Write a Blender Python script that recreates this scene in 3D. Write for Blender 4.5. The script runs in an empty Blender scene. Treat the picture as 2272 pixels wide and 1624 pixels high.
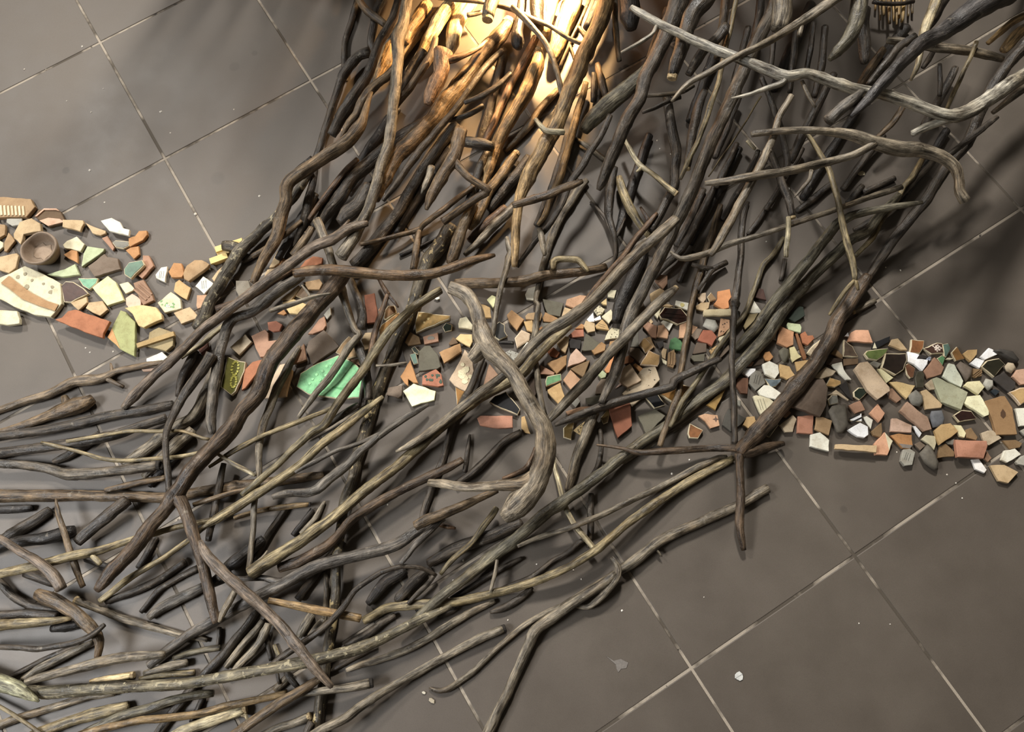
import bpy, math, random
import numpy as np
from mathutils import Vector, Matrix
random.seed(7); np.random.seed(7)
S = bpy.context.scene
COL = S.collection

# ------------------------------------------------------------------ camera
# The camera was solved from the tile joints (33 cm tiles) of the photograph, taken as 2272 x 1624.
W, H, F = 2272, 1624, 1702.14
R0 = np.array([[0.847782256549625, 0.5293044817322384, 0.03319655249860059],
               [-0.5159436862512613, 0.8086570156028965, 0.28262332482241614],
               [0.12274916739874783, -0.25673059173846713, 0.9586563749167533]])
C0 = np.array([0.51539594, 1.42204803, -1.32431645])
FLIP = np.diag([1.0, -1.0, -1.0])
a_ = math.radians(32.5)
RZ = np.array([[math.cos(a_), -math.sin(a_), 0], [math.sin(a_), math.cos(a_), 0], [0, 0, 1]])
M0 = RZ @ FLIP
CR = M0 @ C0                       # camera before centring
axes = (M0 @ R0.T).T               # rows: right, image-down, forward
d0 = axes[2]; g0 = CR + d0 * (-CR[2] / d0[2])
ORG = np.array([g0[0], g0[1], 0.0])
CAM = CR - ORG
cam = bpy.data.cameras.new('camera'); cam.sensor_width = 36.0; cam.lens = F / W * 36.0
cam.clip_start = 0.05; cam.clip_end = 50
co = bpy.data.objects.new('camera', cam); COL.objects.link(co)
mw = np.eye(4); mw[:3, 0] = axes[0]; mw[:3, 1] = -axes[1]; mw[:3, 2] = -axes[2]; mw[:3, 3] = CAM
co.matrix_world = Matrix(mw.tolist())
S.camera = co

def P(x, y, h=0.0):
    """the place in the room, h metres above the floor, seen at pixel (x, y)"""
    d = axes[0] * ((x - W / 2) / F) + axes[1] * ((y - H / 2) / F) + axes[2]
    return CAM + d * ((h - CAM[2]) / d[2])
def metres(px, p):
    """how long px pixels are at point p"""
    return px * float((np.asarray(p) - CAM) @ axes[2]) / F

# ------------------------------------------------------------------ light
S.view_settings.view_transform = 'Standard'; S.view_settings.look = 'None'
S.view_settings.gamma = 1.0; S.view_settings.use_curve_mapping = False
S.view_settings.exposure = 0.0
w = bpy.data.worlds.new('room_light'); S.world = w; w.use_nodes = True
w.node_tree.nodes['Background'].inputs[0].default_value = (1.0, 0.95, 0.88, 1)
w.node_tree.nodes['Background'].inputs[1].default_value = 0.02

def light(name, kind, loc, target, power, color, **kw):
    l = bpy.data.lights.new(name, kind); l.energy = power; l.color = color
    for k, v in kw.items(): setattr(l, k, v)
    o = bpy.data.objects.new(name, l); COL.objects.link(o); o.location = loc
    o.rotation_euler = (Vector(target) - Vector(loc)).to_track_quat('-Z', 'Y').to_euler()
    return o
light('left_lamp', 'AREA', (-2.6, 2.2, 3.0), (0.1, 0, 0), 86, (1.0, 0.955, 0.89), shape='DISK', size=0.4)
light('added_back_key', 'AREA', (0.0, 2.9, 3.0), (0.1, 0, 0), 180, (1.0, 0.955, 0.89), shape='DISK', size=0.45)  # added share of the key light, placed for the driftwood row to block
light('sheen_fill', 'AREA', (-2.3, -0.7, 2.2), tuple(P(330, 1280)), 11, (0.97, 0.985, 1.0), shape='SQUARE', size=0.9, spread=1.05)  # added fill for the lower-left floor sheen, not a window
_l = P(1262, -45)
light('floor_spot', 'SPOT', (_l[0], _l[1], 0.20), tuple(P(1160, 60)), 85, (1.0, 0.62, 0.28), spot_size=1.7, spot_blend=1.0, shadow_soft_size=0.015)
_l = P(1150, -40)
light('streak_fill', 'POINT', (_l[0], _l[1], 0.10), (0, 0, 0), 2.5, (1.0, 0.5, 0.22), shadow_soft_size=0.01)  # added point light for stray streaks of the floor spot, no second lamp
S.cycles.max_bounces = 6; S.cycles.diffuse_bounces = 3; S.cycles.glossy_bounces = 2
S.cycles.sample_clamp_indirect = 4.0

# ------------------------------------------------------------------ materials
def lin(c):
    return tuple(((v / 255) / 12.92 if v / 255 <= 0.04045 else ((v / 255 + 0.055) / 1.055) ** 2.4) for v in c)
def mat(name):
    m = bpy.data.materials.new(name); m.use_nodes = True
    nt = m.node_tree; b = nt.nodes['Principled BSDF']
    return m, nt, b
def N(nt, t, **kw):
    n = nt.nodes.new(t)
    for k, v in kw.items():
        if k.startswith('i_'):
            n.inputs[int(k[2:]) if k[2:].isdigit() else k[2:]].default_value = v
        else: setattr(n, k, v)
    return n
def noise(nt, vec, scale, detail=4.0, rough=0.55):
    n = N(nt, 'ShaderNodeTexNoise'); n.inputs['Scale'].default_value = scale
    n.inputs['Detail'].default_value = detail; n.inputs['Roughness'].default_value = rough
    if vec is not None: nt.links.new(vec, n.inputs['Vector'])
    return n.outputs['Fac']
def ramp(nt, fac, stops):
    r = N(nt, 'ShaderNodeValToRGB'); nt.links.new(fac, r.inputs['Fac'])
    el = r.color_ramp.elements
    while len(el) < len(stops): el.new(0.5)
    for e, (p, c) in zip(el, stops):
        e.position = p; e.color = (c, c, c, 1) if not isinstance(c, tuple) else (*c, 1)
    return r.outputs['Color']
def mix(nt, fac, a, b, mode='MIX'):
    m = N(nt, 'ShaderNodeMix', data_type='RGBA', blend_type=mode)
    for k, v in ((0, fac), (6, a), (7, b)):
        sock = m.inputs[k]
        if hasattr(v, 'links'): nt.links.new(v, sock)
        elif isinstance(v, (int, float)): sock.default_value = v if k == 0 else (v, v, v, 1)
        else: sock.default_value = (*v, 1)
    return m.outputs[2]
def bump(nt, b, fac, strength, dist):
    n = N(nt, 'ShaderNodeBump'); n.inputs['Strength'].default_value = strength; n.inputs['Distance'].default_value = dist
    nt.links.new(fac, n.inputs['Height']); nt.links.new(n.outputs['Normal'], b.inputs['Normal'])
def objcolor(nt):
    return N(nt, 'ShaderNodeObjectInfo').outputs['Color']
def objrandom(nt, vec, k):
    """vector shifted by the object's own random number, so no two pieces have the same grain"""
    oi = N(nt, 'ShaderNodeObjectInfo'); s = N(nt, 'ShaderNodeMath', operation='MULTIPLY'); s.inputs[1].default_value = k
    nt.links.new(oi.outputs['Random'], s.inputs[0])
    a = N(nt, 'ShaderNodeVectorMath', operation='ADD'); nt.links.new(vec, a.inputs[0]); nt.links.new(s.outputs[0], a.inputs[1])
    return a.outputs[0]

def wood_material(name, patch=None, shine=0.42):
    m, nt, b = mat(name); L = nt.links
    at = N(nt, 'ShaderNodeAttribute', attribute_name='grain').outputs['Vector']
    v = objrandom(nt, at, 7.0)
    st = N(nt, 'ShaderNodeVectorMath', operation='MULTIPLY'); L.new(v, st.inputs[0]); st.inputs[1].default_value = (1, 1, 0.09)
    fine = noise(nt, st.outputs[0], 420, 5, 0.6)
    broad = noise(nt, v, 38, 4, 0.6)
    blot = noise(nt, v, 14, 3, 0.5)
    s2 = N(nt, 'ShaderNodeVectorMath', operation='MULTIPLY'); L.new(v, s2.inputs[0]); s2.inputs[1].default_value = (1, 1, 0.13)
    streak = noise(nt, s2.outputs[0], 150, 5, 0.65)
    c = objcolor(nt)
    c = mix(nt, 1.0, c, ramp(nt, streak, [(0.37, (0.26, 0.23, 0.2)), (0.5, (1, 1, 1)), (0.64, (1.5, 1.47, 1.4))]), 'MULTIPLY')
    k1 = ramp(nt, fine, [(0.3, 0.4), (0.5, 0.95), (0.7, 1.6)])
    k2 = ramp(nt, broad, [(0.3, 0.5), (0.52, 1.0), (0.72, 1.5)])
    k3 = ramp(nt, blot, [(0.3, (0.75, 0.68, 0.6)), (0.5, (1, 1, 1)), (0.7, (1.22, 1.25, 1.3))])
    c = mix(nt, 1.0, c, k1, 'MULTIPLY'); c = mix(nt, 1.0, c, k2, 'MULTIPLY'); c = mix(nt, 1.0, c, k3, 'MULTIPLY')
    worn = ramp(nt, noise(nt, v, 62, 6, 0.7), [(0.6, 0.0), (0.72, 0.55)])
    c = mix(nt, worn, c, lin((150, 142, 128)))
    if patch:
        pf = ramp(nt, noise(nt, v, patch[1], 4, 0.6), [(patch[2], 0.0), (patch[2] + 0.04, 1.0)])
        c = mix(nt, pf, c, lin(patch[0]))
    L.new(c, b.inputs['Base Color'])
    r = ramp(nt, broad, [(0.3, shine - 0.08), (0.7, shine + 0.2)]); L.new(r, b.inputs['Roughness'])
    b.inputs['Specular IOR Level'].default_value = 0.45
    h = N(nt, 'ShaderNodeMath', operation='ADD'); L.new(streak, h.inputs[0]); L.new(broad, h.inputs[1])
    bump(nt, b, h.outputs[0], 0.9, 0.003)
    return m
WOOD = wood_material('weathered_wood')
WOOD_PEEL = wood_material('peeling_bark', ((170, 152, 112), 60, 0.6))
WOOD_MOTTLE = wood_material('mottled_bark', ((150, 140, 114), 90, 0.58))

m, nt, b = mat('sawn_wood'); CUT = m
tc = N(nt, 'ShaderNodeTexCoord').outputs['Object']
c = mix(nt, ramp(nt, noise(nt, tc, 260, 4), [(0.35, 0.0), (0.7, 1.0)]), lin((120, 100, 72)), lin((190, 170, 130)))
nt.links.new(c, b.inputs['Base Color']); b.inputs['Roughness'].default_value = 0.8
m, nt, b = mat('hollow_pith'); HOLLOW = m
tc = N(nt, 'ShaderNodeTexCoord').outputs['Object']
c = mix(nt, noise(nt, tc, 300, 3), lin((18, 15, 12)), lin((45, 38, 30)))
nt.links.new(c, b.inputs['Base Color']); b.inputs['Roughness'].default_value = 0.9

def clay_material(name, speck=0.5):
    m, nt, b = mat(name); L = nt.links
    v = objrandom(nt, N(nt, 'ShaderNodeTexCoord').outputs['Object'], 5.0)
    n1 = noise(nt, v, 55, 5, 0.6); n2 = noise(nt, v, 600, 3, 0.6)
    c = mix(nt, 1.0, objcolor(nt), ramp(nt, n1, [(0.3, (0.78, 0.74, 0.68)), (0.52, (1, 1, 1)), (0.75, (1.12, 1.12, 1.1))]), 'MULTIPLY')
    c = mix(nt, 1.0, c, ramp(nt, n2, [(0.28, 0.6), (0.42, 1.0)]), 'MULTIPLY')
    L.new(c, b.inputs['Base Color']); b.inputs['Roughness'].default_value = 0.75
    bump(nt, b, n2, 0.35, 0.0006)
    return m
CLAY = clay_material('earthenware')
def glaze_material(name, rough, spec=0.5, transmission=0.0):
    m, nt, b = mat(name); L = nt.links
    v = objrandom(nt, N(nt, 'ShaderNodeTexCoord').outputs['Object'], 5.0)
    n1 = noise(nt, v, 90, 4, 0.6)
    c = mix(nt, 1.0, objcolor(nt), ramp(nt, n1, [(0.28, (0.6, 0.62, 0.6)), (0.5, (1, 1, 1)), (0.75, (1.25, 1.22, 1.15))]), 'MULTIPLY')
    L.new(c, b.inputs['Base Color']); b.inputs['Roughness'].default_value = rough
    b.inputs['Specular IOR Level'].default_value = spec
    b.inputs['Transmission Weight'].default_value = transmission
    bump(nt, b, n1, 0.15, 0.001)
    return m
GLAZE = glaze_material('glaze', 0.38)
SHINY = glaze_material('wet_looking_glaze', 0.08, 0.8)
GLASS = glaze_material('frosted_glass', 0.3, 0.5, 0.45)
m, nt, b = mat('pebble_stone'); STONE = m
v = objrandom(nt, N(nt, 'ShaderNodeTexCoord').outputs['Object'], 5.0); n1 = noise(nt, v, 120, 6, 0.65)
c = mix(nt, 1.0, objcolor(nt), ramp(nt, n1, [(0.3, 0.75), (0.7, 1.2)]), 'MULTIPLY')
nt.links.new(c, b.inputs['Base Color']); b.inputs['Roughness'].default_value = 0.7; bump(nt, b, n1, 0.3, 0.0008)
m, nt, b = mat('paint_mark'); PAINT = m
c = mix(nt, 1.0, objcolor(nt), ramp(nt, noise(nt, N(nt, 'ShaderNodeTexCoord').outputs['Object'], 300, 3), [(0.3, 0.8), (0.7, 1.1)]), 'MULTIPLY')
nt.links.new(c, b.inputs['Base Color']); b.inputs['Roughness'].default_value = 0.6

# floor tile: dull brown grey stoneware with cloudy wear, a few round stains and an orange scuff
m, nt, b = mat('stoneware_tile'); TILE = m; L = nt.links
pos = N(nt, 'ShaderNodeNewGeometry').outputs['Position']
n1 = noise(nt, pos, 2.6, 5, 0.55); n2 = noise(nt, pos, 900, 3, 0.7); n3 = noise(nt, pos, 9, 6, 0.6)
c = mix(nt, ramp(nt, n1, [(0.35, 0.0), (0.65, 1.0)]), lin((86, 78, 70)), lin((95, 87, 78)))
c = mix(nt, 1.0, c, ramp(nt, n2, [(0.25, 0.8), (0.5, 1.0), (0.78, 1.12)]), 'MULTIPLY')
c = mix(nt, 1.0, c, ramp(nt, n3, [(0.3, 0.9), (0.7, 1.07)]), 'MULTIPLY')
for (sx, sy, r, d) in ((146, 378, 9, 0.75), (1437, 1075, 9, 0.7), (565, 118, 7, 0.8), (1872, 1130, 8, 0.82), (483, 395, 16, 0.88),
                       (520, 148, 12, 0.85), (1390, 150, 9, 0.25), (1377, 153, 5, 0.4), (1715, 580, 7, 0.55)):
    p = P(sx, sy); q = N(nt, 'ShaderNodeVectorMath', operation='DISTANCE'); L.new(pos, q.inputs[0]); q.inputs[1].default_value = tuple(p)
    rr = metres(r, p); mr = N(nt, 'ShaderNodeMapRange'); L.new(q.outputs['Value'], mr.inputs['Value'])
    mr.inputs['From Min'].default_value = rr * 0.7; mr.inputs['From Max'].default_value = rr * 1.15
    mr.inputs['To Min'].default_value = d; mr.inputs['To Max'].default_value = 1.0
    c = mix(nt, 1.0, c, mr.outputs['Result'], 'MULTIPLY')
L.new(c, b.inputs['Base Color'])
rg = ramp(nt, n3, [(0.3, 0.5 - 0.05), (0.7, 0.5 + 0.07)]); L.new(rg, b.inputs['Roughness'])
b.inputs['Specular IOR Level'].default_value = 0.5
bump(nt, b, n2, 0.25, 0.0005)

m, nt, b = mat('cement_grout'); GROUT = m
pos = N(nt, 'ShaderNodeNewGeometry').outputs['Position']
c = mix(nt, ramp(nt, noise(nt, pos, 9, 4, 0.6), [(0.46, 1.0), (0.56, 0.0)]), lin((78, 70, 60)), lin((160, 149, 134)))
c = mix(nt, ramp(nt, noise(nt, pos, 35, 4, 0.6), [(0.66, 0.0), (0.7, 1.0)]), c, lin((40, 34, 30)))
nt.links.new(c, b.inputs['Base Color']); b.inputs['Roughness'].default_value = 0.85
bump(nt, b, noise(nt, pos, 500, 3), 0.5, 0.001)

# ------------------------------------------------------------------ helpers
def mesh_obj(name, verts, faces, material, parent=None, color=None, smooth=True, mats=None, midx=None):
    me = bpy.data.meshes.new(name)
    me.from_pydata([tuple(map(float, v)) for v in verts], [], faces)
    me.materials.append(material)
    if smooth: me.polygons.foreach_set('use_smooth', [True] * len(me.polygons))
    o = bpy.data.objects.new(name, me); COL.objects.link(o)
    if color is not None: o.color = (*color, 1)
    if parent is not None: o.parent = parent
    return o
def centre(o):
    """move a top-level mesh's origin to the middle of its base"""
    me = o.data; n = len(me.vertices); a = np.empty(n * 3); me.vertices.foreach_get('co', a); a = a.reshape(-1, 3)
    c = np.array([(a[:, 0].min() + a[:, 0].max()) / 2, (a[:, 1].min() + a[:, 1].max()) / 2, a[:, 2].min()])
    me.vertices.foreach_set('co', (a - c).ravel()); o.location = Vector(c)
    return c
def tag(o, label, cat, group=None):
    o['label'] = label; o['category'] = cat
    if group: o['group'] = group

# height of everything laid down so far, on a 4 mm grid; sticks come to rest on it
GX0, GY0, GC, GNX, GNY = -1.9, -1.3, 0.004, 950, 750
GRID = np.zeros((GNX, GNY))
def disc(p, r):
    i0 = int((p[0] - r - GX0) / GC); i1 = int((p[0] + r - GX0) / GC) + 1
    j0 = int((p[1] - r - GY0) / GC); j1 = int((p[1] + r - GY0) / GC) + 1
    i0, j0 = max(i0, 0), max(j0, 0); i1, j1 = min(i1, GNX - 1), min(j1, GNY - 1)
    if i1 <= i0 or j1 <= j0: return None
    X = GX0 + (np.arange(i0, i1) + 0.5) * GC - p[0]; Y = GY0 + (np.arange(j0, j1) + 0.5) * GC - p[1]
    D2 = X[:, None] ** 2 + Y[None, :] ** 2
    return (slice(i0, i1), slice(j0, j1)), D2

# ------------------------------------------------------------------ floor
TS, JO, TH = 0.33, 0.0046, 0.009
def tile_xy(u, v):
    q = M0 @ np.array([u * TS, v * TS, 0.0]) - ORG
    return q[:2]
c4 = [tile_xy(*uv) for uv in ((-9, -10), (14, -10), (14, 14), (-9, 14))]
bot = [(p[0], p[1], -0.06) for p in c4]; top = [(p[0], p[1], -0.0012) for p in c4]
floor = mesh_obj('floor', bot + top, [(0, 1, 2, 3)[::-1], (4, 5, 6, 7), (0, 1, 5, 4), (1, 2, 6, 5), (2, 3, 7, 6), (3, 0, 4, 7)], GROUT, smooth=False)
if floor.data.polygons[1].normal.z < 0: floor.data.flip_normals()
floor['kind'] = 'structure'; floor['label'] = 'brown grey stoneware tiled floor with pale cement joints'
hx = (TS - JO) / 2; ring = []
def tv(s, z): return [(-s, -s, z), (s, -s, z), (s, s, z), (-s, s, z)]
vs = tv(hx, -0.0045) + tv(hx, -0.0009) + tv(hx - 0.0004, -0.0003) + tv(hx - 0.0012, 0.0)
fs = [(8 + 4, 9 + 4, 10 + 4, 11 + 4)]
for k in range(3):
    for i in range(4): fs.append((k * 4 + i, k * 4 + (i + 1) % 4, k * 4 + 4 + (i + 1) % 4, k * 4 + 4 + i))
tile_me = None
ux = tile_xy(1, 0) - tile_xy(0, 0); ang = math.atan2(ux[1], ux[0])
for i in range(-6, 10):
    for j in range(-6, 10):
        if tile_me is None:
            o = mesh_obj('tile', vs, fs, TILE, smooth=False); tile_me = o.data
        else:
            o = bpy.data.objects.new('tile', tile_me); COL.objects.link(o)
        p = tile_xy(i + 0.5, j + 0.5)
        o.parent = floor; o.location = (p[0], p[1], random.uniform(-0.0003, 0.0)); o.rotation_euler = (0, 0, ang)

# the outer band of tiles, all far outside the frame, joined into one piece
V2 = []; F2 = []
for i in range(-8, 13):
    for j in range(-9, 13):
        if -6 <= i < 10 and -6 <= j < 10: continue
        p = tile_xy(i + 0.5, j + 0.5); ca, sa = math.cos(ang), math.sin(ang); k = len(V2)
        V2 += [(p[0] + x * ca - y * sa, p[1] + x * sa + y * ca, z) for x, y, z in vs]
        F2 += [tuple(k + q for q in f) for f in fs]
o = mesh_obj('tiles', V2, F2, TILE, floor, smooth=False); o['kind'] = 'stuff'

# the room itself: plain plastered walls and ceiling, all outside the frame
m, nt, b = mat('wall_plaster'); PLASTER = m
c = mix(nt, noise(nt, N(nt, 'ShaderNodeNewGeometry').outputs['Position'], 3.0, 4), lin((112, 108, 100)), lin((124, 120, 112)))
nt.links.new(c, b.inputs['Base Color']); b.inputs['Roughness'].default_value = 0.9
def wall(name, a, b_, z0=0.0, z1=3.3, t=0.12):
    a = np.array(tile_xy(*a)); b_ = np.array(tile_xy(*b_)); d = b_ - a; d = d / np.hypot(*d); n_ = np.array([-d[1], d[0]]) * t
    q = [a, b_, b_ + n_, a + n_]; v = [(p[0], p[1], z) for z in (z0, z1) for p in q]
    o = mesh_obj(name, v, [(0, 1, 2, 3), (7, 6, 5, 4), (0, 4, 5, 1), (1, 5, 6, 2), (2, 6, 7, 3), (3, 7, 4, 0)], PLASTER, smooth=False); o['kind'] = 'structure'
    return o
U0, U1, V0, V1 = -8, 13, -9, 13
wall('wall_left', (U0, V0), (U0, V1)); wall('wall_front', (U0, V1), (U1, V1)); wall('wall_right', (U1, V1), (U1, V0)); wall('wall_back', (U1, V0), (U0, V0))
qs = [tile_xy(*p) for p in ((U0, V0), (U1, V0), (U1, V1), (U0, V1))]
v = [(p[0], p[1], z) for z in (3.3, 3.42) for p in qs]
o = mesh_obj('ceiling', v, [(0, 1, 2, 3), (7, 6, 5, 4), (0, 4, 5, 1), (1, 5, 6, 2), (2, 6, 7, 3), (3, 7, 4, 0)], PLASTER, smooth=False); o['kind'] = 'structure'

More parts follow.
